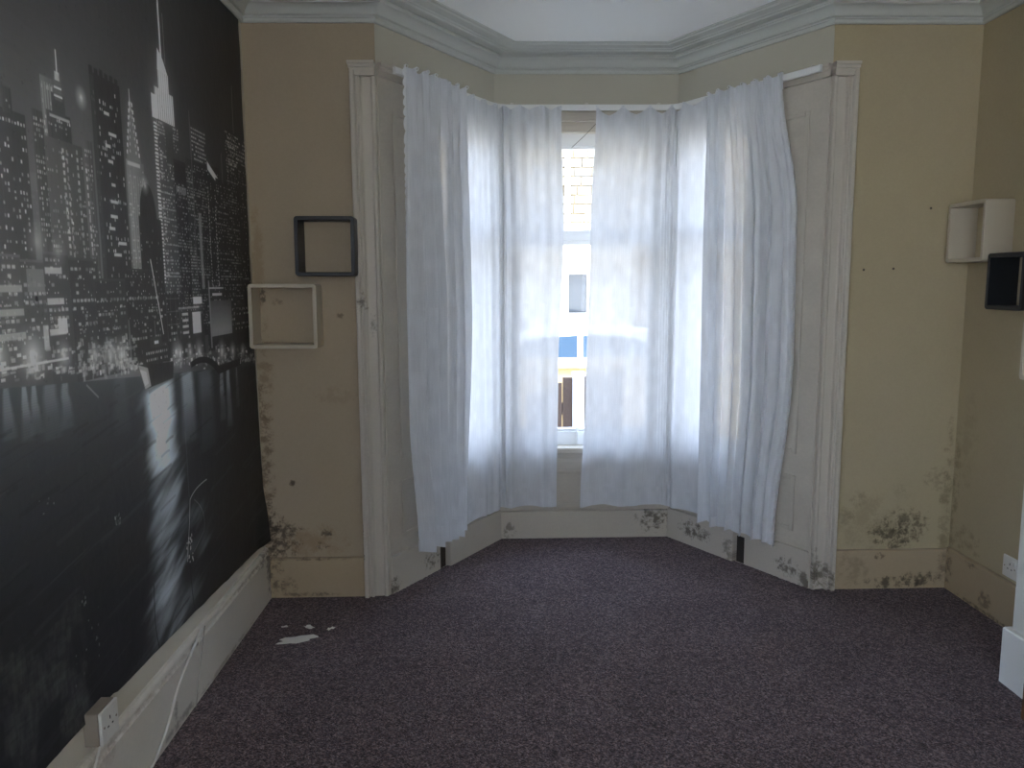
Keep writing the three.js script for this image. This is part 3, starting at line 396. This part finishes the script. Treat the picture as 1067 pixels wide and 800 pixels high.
  for (let k = 0; k < 900; k++) { const a = 1.66 + rr(-0.16, 0.16), y = 0.5 + rr(-0.2, 0.14); if (noise(a * 14, y * 14, 97) < 0.48) continue; c.fillStyle = `rgba(110,114,108,${rr(0.05, 0.16)})`; c.fillRect(X(a), Y(y), rr(4, 16), rr(4, 20)); }
  c.fillStyle = 'rgba(0,0,0,0.95)'; c.beginPath(); c.arc(X(1.75), Y(1.345), 3, 0, 7); c.fill(); c.beginPath(); c.arc(X(2.63), Y(1.35), 4, 0, 7); c.fill();
  const tex = new THREE.CanvasTexture(cv); tex.colorSpace = THREE.SRGBColorSpace; tex.anisotropy = 8;
  const bump = dataTex(1024, 512, (i, j) => { const v = 128 + 120 * (fbm(i / 5, j / 5, 13, 3) - 0.5) + 70 * (noise(i / 90, j / 60, 15) - 0.5); return [v, v, v]; }, false);
  // the sheet: slightly uneven, ragged at the bottom and at the corner, with a turned-up edge
  const NA = 150, NY = 70, pos = [], uv = [], idx = [];
  const botY = a => (a > 2.484 ? 0.291 - (a - 2.484) * 0.037 : a > 1.957 ? 0.305 - (a - 1.957) * 0.026 : 0.312) + 0.008 * (fbm(a * 12, 3, 17) - 0.5);
  for (let j = 0; j <= NY; j++) for (let i = 0; i <= NA; i++) {
    const v = j / NY, aEnd = 3.29 + 0.028 * sstep(1.2, 0.5, botY(3.3) + v * 2.15) + 0.012 * (fbm(v * 30, 1, 19) - 0.5), a = A0 + (aEnd - A0) * i / NA, b = botY(a), y = b + (2.44 - b) * v;
    const lift = 0.003 + 0.003 * fbm(a * 6, y * 6, 21) + 0.006 * sstep(0.05, 0, y - b) * fbm(a * 5, 0, 23) + 0.02 * sstep(0.12, 0, aEnd - a) * sstep(0.55, 0.3, y);
    pos.push(XL + lift, y, -a); uv.push((a - A0) / (A1 - A0), (y - Y0) / (Y1 - Y0));
  }
  for (let j = 0; j < NY; j++) for (let i = 0; i < NA; i++) { const p = j * (NA + 1) + i, q = p + NA + 1; idx.push(p, p + 1, q + 1, p, q + 1, q); }
  const geo = new THREE.BufferGeometry(); geo.setAttribute('position', new THREE.Float32BufferAttribute(pos, 3)); geo.setAttribute('uv', new THREE.Float32BufferAttribute(uv, 2)); geo.setIndex(idx); geo.computeVertexNormals();
  tag(add('wall_mural', geo, std({ map: tex, roughness: 0.5, bumpMap: bump, bumpScale: 0.0012, side: THREE.DoubleSide })), 'black and white wallpaper mural of a city skyline at night over water', 'mural');
}

// ------------------------------------------------------------------ curtain rail and four sheer curtains
const TAU = [faceL.len, faceL.len + faceB.len, faceL.len + faceB.len + faceR.len];
const rawPos = (t, n) => t < TAU[0] ? faceL.pt(t, 0, n) : t < TAU[1] ? faceB.pt(t - TAU[0], 0, n) : faceR.pt(t - TAU[1], 0, n);
const bayPos = (t, n) => { // smooth path that rounds the two corners
  const r = 0.13, v = new THREE.Vector3(); let w = 0; for (let k = -6; k <= 6; k++) { const q = 1 - Math.abs(k) / 7; v.addScaledVector(rawPos(Math.min(TAU[2] + 0.05, Math.max(-0.05, t + k / 6 * r)), n), q); w += q; } return v.divideScalar(w);
};
{
  const g = thing('curtain_rail', 'thin white plastic curtain rail bent round the bay above the curtains', 'curtain rail');
  const N = 60, t0 = 0.075, t1 = TAU[2] - 0.025, prof = [[0.02, 2.240], [0.034, 2.240], [0.036, 2.244], [0.036, 2.264], [0.034, 2.268], [0.02, 2.268]];
  const pos = [], idx = []; for (let i = 0; i <= N; i++) { const t = t0 + (t1 - t0) * i / N; for (const [n, y] of prof) { const p = bayPos(t, n + 0.01); pos.push(p.x, y, p.z); } }
  const K = prof.length; for (let i = 0; i < N; i++) for (let k = 0; k < K; k++) { const a = i * K + k, b = i * K + (k + 1) % K; idx.push(a, a + K, b + K, a, b + K, b); } for (let k = 1; k < K - 1; k++) { idx.push(0, k, k + 1); const e = N * K; idx.push(e, e + k + 1, e + k); }
  let geo = new THREE.BufferGeometry(); geo.setAttribute('position', new THREE.Float32BufferAttribute(pos, 3)); geo.setIndex(idx); geo = geo.toNonIndexed(); geo.computeVertexNormals();
  add('track', geo, std({ color: 0xe9e9e6, roughness: 0.35 }), g);
  for (const t of [0.1, 0.5, 1.0, 1.38, 1.75, 2.25, 2.66]) { const p = bayPos(t, 0.012); add('bracket', new THREE.BoxGeometry(0.016, 0.03, 0.03).translate(p.x, 2.264, p.z), std({ color: 0xcfcac0, roughness: 0.5 }), g); }
}
const weave = dataTex(512, 512, (i, j) => { const v = 238 + 10 * (noise(i / 1.5, j / 30, 31) - 0.5) + 10 * (noise(i / 26, j / 26, 33) - 0.5) + 8 * (hash(i, j, 35) - 0.5); return [v, v, v]; });
M.sheer = phys({ map: weave, color: 0xf3f5f8, transmission: 0.27, thickness: 0, roughness: 0.88, ior: 1.2, specularIntensity: 0.1, side: THREE.DoubleSide });
M.tape = phys({ color: 0xeeeff0, transmission: 0.18, thickness: 0, roughness: 0.95, specularIntensity: 0.1, side: THREE.DoubleSide });
M.lace = phys({ color: 0xeeeff0, transmission: 0.24, thickness: 0, roughness: 0.85, specularIntensity: 0.1, side: THREE.DoubleSide });
const YT = 2.246, YB = 0.19;
function curtain(label, edge0, edge1, o) {   // edge0, edge1: position along the bay (tau) as functions of height fraction v (0 top, 1 bottom)
  const g = thing('sheer_curtain', label, 'curtain', [0, 0, 0], 'sheer curtains in the bay');
  const NU = o.nu ?? 220, NV = 64, s = o.seed;
  const P = (u, v, dn = 0, dy = 0) => {
    const wu = u + 0.35 / o.k * (noise(u * o.k * 0.7, s, 37) - 0.5) * 2 + 0.012 * (noise(u * 9, v * 2.2, s) - 0.5);
    const ph = wu * o.k * Math.PI * 2, big = Math.sin(ph) + 0.35 * Math.sin(ph * 2 + 1 + s), small = Math.sin(wu * o.k * 2.7 * Math.PI * 2 + s);
    const amp = o.amp * (0.35 + 0.65 * sstep(0.02, 0.5, v)) * (0.55 + 0.9 * noise(u * o.k * 0.5, s + 3, 41)), fine = o.fine * (1 - 0.75 * sstep(0.03, 0.45, v));
    const t = edge0(v) + (edge1(v) - edge0(v)) * u + (o.lap ?? 0) * Math.sin(ph * 1 + 0.8) * sstep(0, 0.3, v) * Math.sin(Math.PI * Math.min(1, Math.max(0, u))) ** 0.5;
    const p = bayPos(t, o.n + amp * big + fine * small + dn + (o.flare ?? 0) * v * v);
    const droop = o.droop * Math.abs(Math.sin(Math.PI * o.hooks * u)) ** 0.7 * (o.droopEnd ? 0.35 + o.droopEnd(u) : 1), head = 0.014 * Math.abs(Math.sin(Math.PI * o.hooks * u + 1.57));
    const yt = YT + head - droop, yb = YB + 0.006 * Math.sin(ph * 0.7 + s) + (o.hem ? o.hem(u) : 0); p.y = yt + (yb - yt) * v + dy; return p;
  };
  const sheet = (u0, u1, v0, v1, nu, nv, dn, edgeFn) => {
    const pos = [], uv = [], idx = [];
    for (let j = 0; j <= nv; j++) for (let i = 0; i <= nu; i++) { const v = v0 + (v1 - v0) * j / nv, uu = u0 + (u1 - u0) * i / nu + (edgeFn ? edgeFn(i / nu, v) : 0), p = P(uu, v, dn); pos.push(p.x, p.y, p.z); uv.push(uu * 1.6, v * 2.1); }
    for (let j = 0; j < nv; j++) for (let i = 0; i < nu; i++) { const a = j * (nu + 1) + i, b = a + nu + 1; idx.push(a, b, a + 1, a + 1, b, b + 1); }
    const q = new THREE.BufferGeometry(); q.setAttribute('position', new THREE.Float32BufferAttribute(pos, 3)); q.setAttribute('uv', new THREE.Float32BufferAttribute(uv, 2)); q.setIndex(idx); q.computeVertexNormals(); return q;
  };
  add('fabric', sheet(0, 1, 0, 1, NU, NV, 0), M.sheer, g);
  add('heading_tape', sheet(0, 1, 0.004, 0.034, NU, 4, -0.004), M.tape, g);
  add('hem', sheet(0, 1, 0.976, 0.999, NU, 3, -0.003), M.lace, g);
  const L = Math.abs(edge1(0.5) - edge0(0.5));
  if (o.lace) add('lace_edging', o.lace > 0 ? sheet(1, 1, 0, 1, 4, 420, 0.001, (k, v) => k * (0.006 + 0.009 * Math.abs(Math.sin(v * Math.PI * 52 + 3 * noise(v * 20, 1, 5))) ** 0.6) / L) : sheet(0, 0, 0, 1, 4, 420, 0.001, (k, v) => -k * (0.006 + 0.009 * Math.abs(Math.sin(v * Math.PI * 52 + 3 * noise(v * 20, 1, 5))) ** 0.6) / L), M.lace, g);
  for (let k = 0; k <= o.hooks; k++) { const p = P(Math.min(0.995, Math.max(0.005, k / o.hooks)), 0, 0.002); add('hook', new THREE.TorusGeometry(0.007, 0.0018, 6, 12).translate(p.x, YT + 0.006, p.z), M.frame, g); }
}
const lin = (...q) => v => { for (let i = 0; i < q.length - 1; i++) if (v <= q[i + 1][0]) { const k = (v - q[i][0]) / (q[i + 1][0] - q[i][0]), e = k * k * (3 - 2 * k); return q[i][1] + (q[i + 1][1] - q[i][1]) * e; } return q[q.length - 1][1]; };
curtain('flat white sheer curtain left of the bare window strip', lin([0, 0.40], [1, 0.44]), lin([0, 1.25], [0.3, 1.262], [0.65, 1.236], [1, 1.228]), { k: 5, amp: 0.011, fine: 0.006, n: 0.066, droop: 0.008, hooks: 8, seed: 3 });
curtain('bunched white sheer curtain in deep folds nearest the skyline mural', lin([0, 0.045], [0.7, 0.05], [1, 0.10]), lin([0, 0.47], [0.5, 0.48], [1, 0.43]), { k: 5, nu: 420, amp: 0.026, fine: 0.008, n: 0.125, droop: 0.006, hooks: 7, seed: 11, lace: -1, lap: 0.016, flare: 0.0 });
curtain('flat white sheer curtain right of the bare window strip', lin([0, 1.423], [0.3, 1.398], [0.68, 1.38], [1, 1.352]), lin([0, 2.24], [1, 2.24]), { k: 4.5, amp: 0.011, fine: 0.005, n: 0.066, droop: 0.03, droopEnd: u => 1 - u, hooks: 6, seed: 17 });
curtain('bunched white sheer curtain with frayed edge nearest the right alcove', lin([0, 2.17], [1, 2.20]), lin([0, 2.585], [0.3, 2.69], [0.6, 2.70], [1, 2.63]), { k: 6, nu: 420, amp: 0.022, fine: 0.008, n: 0.12, droop: 0.006, hooks: 6, seed: 23, lace: 1, lap: 0.02 });

// ------------------------------------------------------------------ box shelves
const M2 = { white: std({ color: 0xbcb19c, roughness: 0.5 }), black: std({ color: 0x1b1e22, roughness: 0.45 }) };
function boxShelf(name, label, w, h, d, mat, pos, turn, tilt = 0, group) { // open frame, origin at its base on the wall, local +z into the room
  const r = 0.012, t = 0.014, s = new THREE.Shape(); const rr4 = (p, x0, y0, x1, y1, q) => { p.moveTo(x0 + q, y0); p.lineTo(x1 - q, y0); p.absarc(x1 - q, y0 + q, q, -Math.PI / 2, 0); p.lineTo(x1, y1 - q); p.absarc(x1 - q, y1 - q, q, 0, Math.PI / 2); p.lineTo(x0 + q, y1); p.absarc(x0 + q, y1 - q, q, Math.PI / 2, Math.PI); p.lineTo(x0, y0 + q); p.absarc(x0 + q, y0 + q, q, Math.PI, Math.PI * 1.5); };
  rr4(s, -w / 2 + 0.0015, 0.0015, w / 2 - 0.0015, h - 0.0015, r); const hole = new THREE.Path(); rr4(hole, -w / 2 + t, t, w / 2 - t, h - t, 0.003); s.holes.push(hole);
  const g = thing(name, label, 'shelf', pos, 'box shelves on the walls'); g.rotation.set(0, turn, tilt, 'YXZ');
  add('box_frame', new THREE.ExtrudeGeometry(s, { depth: d - 0.004, bevelEnabled: true, bevelThickness: 0.002, bevelSize: 0.0015, bevelSegments: 2, curveSegments: 5 }).translate(0, 0, 0.002), mat, g);
  return g;
}
boxShelf('box_shelf', 'black open box shelf beside the left window architrave', 0.243, 0.24, 0.118, M2.black, [-0.6805, 1.408, ZF], 0, -0.006);
boxShelf('box_shelf', 'large white open box shelf touching the skyline mural', 0.278, 0.265, 0.118, M2.white, [-0.861, 1.112, ZF], 0, -0.006);
boxShelf('box_shelf', 'white open box shelf in the corner of the right alcove', 0.25, 0.242, 0.118, M2.white, [XR, 1.45, -3.172], -Math.PI / 2);
boxShelf('box_shelf', 'black open box shelf on the right alcove wall, cut by the photo edge', 0.215, 0.215, 0.118, M2.black, [XR, 1.263, -2.905], -Math.PI / 2);
boxShelf('box_shelf', 'small white box shelf on the chimney breast at the right edge', 0.19, 0.185, 0.112, M2.white, [BX, 1.066, -2.28], -Math.PI / 2);

// ------------------------------------------------------------------ sockets, cables, plugs in the wall, scraps of paper
const M3 = { plastic: std({ color: 0xd6d3cb, roughness: 0.35 }), dark: std({ color: 0x17130f, roughness: 0.8 }), cable: std({ color: 0xd8d5cd, roughness: 0.5 }), dim: std({ color: 0x8d8274, roughness: 0.7 }) };
function socket(label, pos, turn, depth) {
  const g = thing('wall_socket', label, 'socket', pos); g.rotation.y = turn;
  if (depth > 0.02) add('back_box', rbox(-0.043, 0.043, 0, 0.086, 0.0005, depth - 0.008, 0.004), M3.dim, g);  // box darker than its plate: the shade on its side is in the colour
  const f = add('face_plate', rbox(-0.043, 0.043, 0, 0.086, depth - 0.008, depth, 0.0035), M3.plastic, g);
  for (const [x, y, w, h] of [[0, 0.056, 0.004, 0.009], [-0.011, 0.036, 0.007, 0.004], [0.011, 0.036, 0.007, 0.004]]) add('pin_slot', box(x - w / 2, x + w / 2, y - h / 2, y + h / 2, depth - 0.001, depth + 0.0004), M3.dark, f);
  add('switch_rocker', rbox(0.016, 0.026, 0.056, 0.074, depth - 0.001, depth + 0.003, 0.001), M3.plastic, f);
  for (const x of [-0.03, 0.03]) add('screw', new THREE.CylinderGeometry(0.003, 0.003, 0.002, 12).rotateX(Math.PI / 2).translate(x, 0.043, depth), M3.dim, f);
}
socket('surface mounted white socket box under the skyline mural', [XL, 0.25, -1.842], Math.PI / 2, 0.046);
socket('flush white socket low on the right alcove wall', [XR, 0.205, -2.905], -Math.PI / 2, 0.01);
{
  tag(add('white_cable', merge([tube([[-0.982, 0.232, -2.50], [-0.979, 0.225, -2.46], [-0.983, 0.14, -2.29], [-0.982, 0.06, -2.19], [-0.98, 0.022, -2.10], [-0.974, 0.012, -1.97], [-0.96, 0.0085, -1.7], [-0.95, 0.0085, -1.4]], 0.0042, 80, 8)]), M3.cable), 'white cable hanging over the left skirting and along the carpet', 'cable');
  tag(add('thin_wire', tube([[-0.984, 0.23, -2.53], [-0.983, 0.18, -2.50], [-0.984, 0.1, -2.46], [-0.983, 0.04, -2.43], [-0.98, 0.008, -2.41]], 0.0016, 40, 6), std({ color: 0x9a948a, roughness: 0.6 })), 'thin grey wire hanging beside the white cable on the skirting', 'wire');
  tag(add('socket_lead', tube([[-0.972, 0.252, -1.80], [-0.968, 0.235, -1.775], [-0.97, 0.2, -1.75], [-0.975, 0.1, -1.71], [-0.965, 0.008, -1.64], [-0.94, 0.005, -1.5]], 0.003, 50, 8), M3.cable), 'white lead coming out under the left socket box', 'cable');
}
for (const [x, y, l] of [[1.593, 1.423, 'small grey wall plug beside the right architrave, lower left of three'], [1.722, 1.427, 'small grey wall plug, middle of the three in the right alcove'], [1.869, 1.681, 'small grey wall plug left of the white corner box shelf']]) {
  const g = thing('wall_plug', l, 'wall plug', [x, y, ZF], 'wall plugs in the right alcove');
  add('collar', new THREE.TorusGeometry(0.0042, 0.0015, 6, 14).translate(0, 0, 0.0006), std({ color: 0x6d6250, roughness: 0.7 }), g); add('socket_hole', new THREE.CylinderGeometry(0.0035, 0.0035, 0.002, 12).rotateX(Math.PI / 2), M3.dark, g);
}
{
  const paper = std({ color: 0xd9d7d0, roughness: 0.85, side: THREE.DoubleSide });
  const scrap = (label, x, z, w, d, turn, s) => {
    const N = 18, top = [], c0 = [0, 0.006, 0]; for (let i = 0; i < N; i++) { const a = i / N * Math.PI * 2, r = 0.65 + 0.5 * noise(i * 0.9, s, 45) + 0.25 * (hash(i, s, 46) - 0.5); top.push([Math.cos(a) * r * w / 2, 0.003 + 0.008 * noise(i * 0.6, s, 47), Math.sin(a) * r * d / 2]); }
    const pos = [], t = 0.0008; for (let i = 0; i < N; i++) { const a = top[i], b = top[(i + 1) % N]; pos.push(...c0, ...b, ...a, c0[0], c0[1] - t, c0[2], a[0], a[1] - t, a[2], b[0], b[1] - t, b[2], ...a, ...b, b[0], b[1] - t, b[2], ...a, b[0], b[1] - t, b[2], a[0], a[1] - t, a[2]); }
    const g = new THREE.BufferGeometry(); g.setAttribute('position', new THREE.Float32BufferAttribute(pos, 3)); g.computeVertexNormals(); metreUV(g);
    const m = add('paper_scrap', g, paper); m.position.set(x, 0.001, z); m.rotation.y = turn; tag(m, label, 'paper scrap', 'torn paper on the carpet');
  };
  scrap('largest torn white paper scrap on the carpet', -0.766, -2.888, 0.16, 0.06, 0.38, 3);
  scrap('small torn scrap nearest the skyline mural', -0.847, -3.0, 0.028, 0.014, 0.2, 7);
  scrap('small crumpled scrap behind the largest paper scrap', -0.75, -2.995, 0.05, 0.03, -0.4, 12);
  scrap('narrow torn scrap furthest from the skyline mural', -0.659, -2.98, 0.04, 0.018, 0.7, 19);
}
{ // wooden fireplace surround on the chimney breast, only its edge in view
  const g = thing('fireplace_surround', 'brown wooden fireplace surround at the bottom right edge', 'fireplace', [BX, 0.004, -1.72]);
  const wood = std({ map: dataTex(256, 256, (i, j) => { const v = 0.8 + 0.5 * (noise(i / 5, j / 60, 51) - 0.5); return [122 * v, 84 * v, 56 * v]; }), roughness: 0.5 });
  for (const z of [-0.46, 0.46]) { const l = add('jamb', rbox(-0.1, 0, 0, 0.92, z - 0.07, z + 0.07, 0.004), wood, g); add('plinth_block', rbox(-0.106, 0, 0, 0.12, z - 0.074, z + 0.074, 0.004), wood, l); }
  add('lintel', rbox(-0.09, 0, 0.74, 0.92, -0.39, 0.39, 0.004), wood, g); add('mantel_shelf', rbox(-0.1, 0, 0.92, 0.95, -0.53, 0.53, 0.004), wood, g); add('back_panel', box(-0.012, 0, 0, 0.74, -0.39, 0.39), std({ color: 0x2a2826, roughness: 0.9 }), g);
}

// ------------------------------------------------------------------ the street outside
const GY = -0.6;
struct('ground_garden', metreUV(box(-16, 18, GY - 0.2, GY, -8.6, -3.0)), std({ color: 0xa79b88, roughness: 0.95 }));
struct('ground_road', metreUV(box(-16, 18, GY - 0.2, GY - 0.08, -13.6, -8.6)), std({ color: 0x8b8a88, roughness: 0.95 }));
struct('ground_pavement', metreUV(box(-16, 18, GY - 0.2, GY, -15.6, -13.6)), std({ color: 0xc2b59b, roughness: 0.95 }));
struct('ground_yard', merge([metreUV(box(-9, XL - WT, GY - 0.2, GY, -3.0, 9)), metreUV(box(XL - WT, 9, GY - 0.2, GY, ZB + WT, 9))]), std({ color: 0xa79b88, roughness: 0.95 }));
{
  const FZ = -15, g = thing('terraced_house', 'sunlit pale stone terraced house across the street', 'house', [0, GY, FZ]), h0 = -GY;
  const stoneTex = dataTex(512, 512, (i, j) => { const n = 0.9 + 0.3 * (fbm(i / 30, j / 18, 55) - 0.5); return [148 * n, 132 * n, 104 * n]; }); const stone = std({ map: stoneTex, roughness: 0.95 });
  const white = std({ color: 0xd4d0c6, roughness: 0.5 }), dark = std({ color: 0x1d242b, roughness: 0.08 });
  add('wall', metreUV(box(-14, 16, 0, 7, -0.5, 0)), stone, g);
  add('roof', new THREE.BoxGeometry(30.4, 0.2, 4.4).rotateX(0.62).translate(1, 8.1, -1.6), std({ color: 0x59565a, roughness: 0.9 }), g);
  const tones = [[0.82, 0.72, 0.5], [0.74, 0.66, 0.5], [0.86, 0.78, 0.6], [0.62, 0.6, 0.55], [0.8, 0.66, 0.42]].map(q => std({ color: new THREE.Color().setRGB(q[0] * 0.3, q[1] * 0.3, q[2] * 0.3), roughness: 0.95 }));
  const geos = [0.26, 0.34, 0.42, 0.5].map(w => new RoundedBoxGeometry(w - 0.02, 0.15, 0.06, 1, 0.012));
  for (let y = 2.95; y < 5.4; y += 0.17) for (let x = 0.2 + rnd() * 0.15; x < 3.0;) { const k = Math.floor(rnd() * 4), w = [0.26, 0.34, 0.42, 0.5][k]; const m = add('stone_block', geos[k], tones[Math.floor(rnd() * 5)], g); m.position.set(x + w / 2, y + 0.085, rr(0.0, 0.018)); x += w; }
  const win = (x0, x1, y0, y1) => { const f = add('window', merge([box(x0 - 0.12, x1 + 0.12, y1, y1 + 0.22, -0.02, 0.06), box(x0 - 0.12, x0, y0, y1, -0.02, 0.05), box(x1, x1 + 0.12, y0, y1, -0.02, 0.05), box(x0 - 0.18, x1 + 0.18, y0 - 0.12, y0, -0.02, 0.12), box(x0, x1, (y0 + y1) / 2 - 0.03, (y0 + y1) / 2 + 0.03, -0.02, 0.03), box((x0 + x1) / 2 - 0.04, (x0 + x1) / 2 + 0.04, y0, y1, -0.02, 0.03)]), white, g); add('pane', box(x0, x1, y0, y1, 0.004, 0.012), dark, f); };
  for (const x of [-11, -6.6, -2.6, 5.6, 10]) { win(x, x + 1.1, 1.4, 2.75); win(x, x + 1.1, 4.3, 5.8); } win(3.2, 4.2, 4.3, 5.8);
  // painted bay front straight opposite
  add('bay_front', merge([box(0.55, 2.6, 2.15, 2.9, 0, 0.35), box(0.45, 2.7, 2.72, 2.8, 0, 0.42), box(0.55, 1.43, 0, 2.15, 0, 0.3), box(1.78, 2.6, 0, 2.15, 0, 0.3), box(1.43, 1.78, 0, 1.42, 0, 0.3)]), white, g); add('pane', box(1.43, 1.78, 1.42, 2.15, 0.2, 0.22), dark, g);
  for (const x of [-8.9, 7.9]) { const d = add('front_door', box(x, x + 0.95, 0.1, 2.15, 0, 0.05), std({ color: 0x35556b, roughness: 0.4 }), g); add('door_knob', new THREE.SphereGeometry(0.04, 12, 8).translate(x + 0.12, 1.1, 0.07), white, d); }
  add('downpipe', new THREE.CylinderGeometry(0.05, 0.05, 4.1, 12).translate(1.43, 4.95, 0.08), white, g);
}
{ // parked white car, side on
  const g = thing('parked_car', 'white hatchback car parked across the street', 'car', [0.92, GY - 0.08, -11.2]);
  const paint = phys({ color: 0xe8eaec, roughness: 0.3, clearcoat: 1, clearcoatRoughness: 0.1 }), glass = std({ color: 0x33475a, roughness: 0.06 }), rub = std({ color: 0x1a1a1b, roughness: 0.8 });
  const sh = (pts, depth, z) => { const s = new THREE.Shape(); s.moveTo(...pts[0]); s.splineThru(pts.slice(1).map(p => new THREE.Vector2(...p))); return new THREE.ExtrudeGeometry(s, { depth, bevelEnabled: true, bevelThickness: 0.06, bevelSize: 0.05, bevelSegments: 3, curveSegments: 40 }).translate(0, 0, z); };
  add('body', sh([[-1.95, 0.3], [-2.02, 0.55], [-1.95, 0.78], [-1.4, 0.92], [-0.95, 0.98], [0.6, 1.0], [1.6, 0.98], [1.95, 0.85], [1.98, 0.5], [1.9, 0.28], [0, 0.24]], 1.55, -0.78), paint, g);
  const cab = add('cabin', sh([[-1.05, 0.95], [-0.5, 1.36], [-0.1, 1.44], [0.9, 1.43], [1.45, 1.3], [1.78, 0.95], [0.4, 0.92]], 1.36, -0.68), paint, g);
  const quad = pts => { const s = new THREE.Shape(pts.map(p => new THREE.Vector2(...p))); return new THREE.ExtrudeGeometry(s, { depth: 0.02, bevelEnabled: false }).translate(0, 0, 0.735); };
  add('side_window', quad([[-0.82, 1.02], [-0.42, 1.32], [0.22, 1.36], [0.22, 1.02]]), glass, cab); add('side_window', quad([[0.3, 1.02], [0.3, 1.36], [0.95, 1.34], [1.2, 1.22], [1.3, 1.02]]), glass, cab);
  for (const x of [-1.22, 1.22]) for (const z of [-0.7, 0.7]) { const w = add('wheel', new THREE.CylinderGeometry(0.31, 0.31, 0.2, 28).rotateX(Math.PI / 2).translate(x, 0.31, z), rub, g); add('hubcap', new THREE.CylinderGeometry(0.2, 0.2, 0.02, 20).rotateX(Math.PI / 2).translate(x, 0.31, z + Math.sign(z) * 0.11), M.frame, w); }
  add('headlight', rbox(-1.99, -1.85, 0.66, 0.78, 0.55, 0.8, 0.02), glass, g); add('tail_light', rbox(1.86, 2.0, 0.66, 0.86, 0.6, 0.82, 0.02), std({ color: 0x8d1717, roughness: 0.3 }), g);
  add('door_mirror', rbox(-0.85, -0.7, 0.98, 1.1, 0.8, 0.95, 0.03), paint, g);
}
{ // low garden wall, and brown boards added for the house shadow on it
  const sand = std({ color: 0xa08d64, roughness: 0.95 }), brown = std({ color: 0x3d3029, roughness: 0.9 });
  const w = add('garden_wall', merge([box(-7, 9, GY, 0.48, -8.5, -8.25), box(-7, 9, 0.48, 0.56, -8.55, -8.2)]), sand); tag(w, 'low sunlit sandstone wall along the pavement', 'wall');
  const gt = thing('house_shadow_boards', 'brown boards standing in for the house shadow on the garden wall', 'shadow_stand_in', [0.7, GY, -6.6]);
  for (let k = 0; k < 8; k++) add('shadow_board', box(-0.42 + k * 0.105, -0.42 + k * 0.105 + 0.098, 0.06, 1.04 + Math.min(0.16, k * 0.045), -0.02, 0.02), brown, gt);
  add('shadow_rail', merge([box(-0.42, 0.42, 0.2, 0.3, -0.05, -0.02), box(-0.42, 0.42, 0.85, 0.95, -0.05, -0.02)]), brown, gt);
  const p = thing('pale_post', 'pale grey post beside the brown shadow boards', 'post', [0.72, GY, -6.5]); add('shaft', box(-0.045, 0.045, 0, 1.2, -0.04, 0.04), std({ color: 0xb9bcc0, roughness: 0.8 }), p); add('cap', rbox(-0.055, 0.055, 1.2, 1.23, -0.05, 0.05, 0.005), std({ color: 0xc9cbcd, roughness: 0.8 }), p);
}

renderer.render(scene, camera);
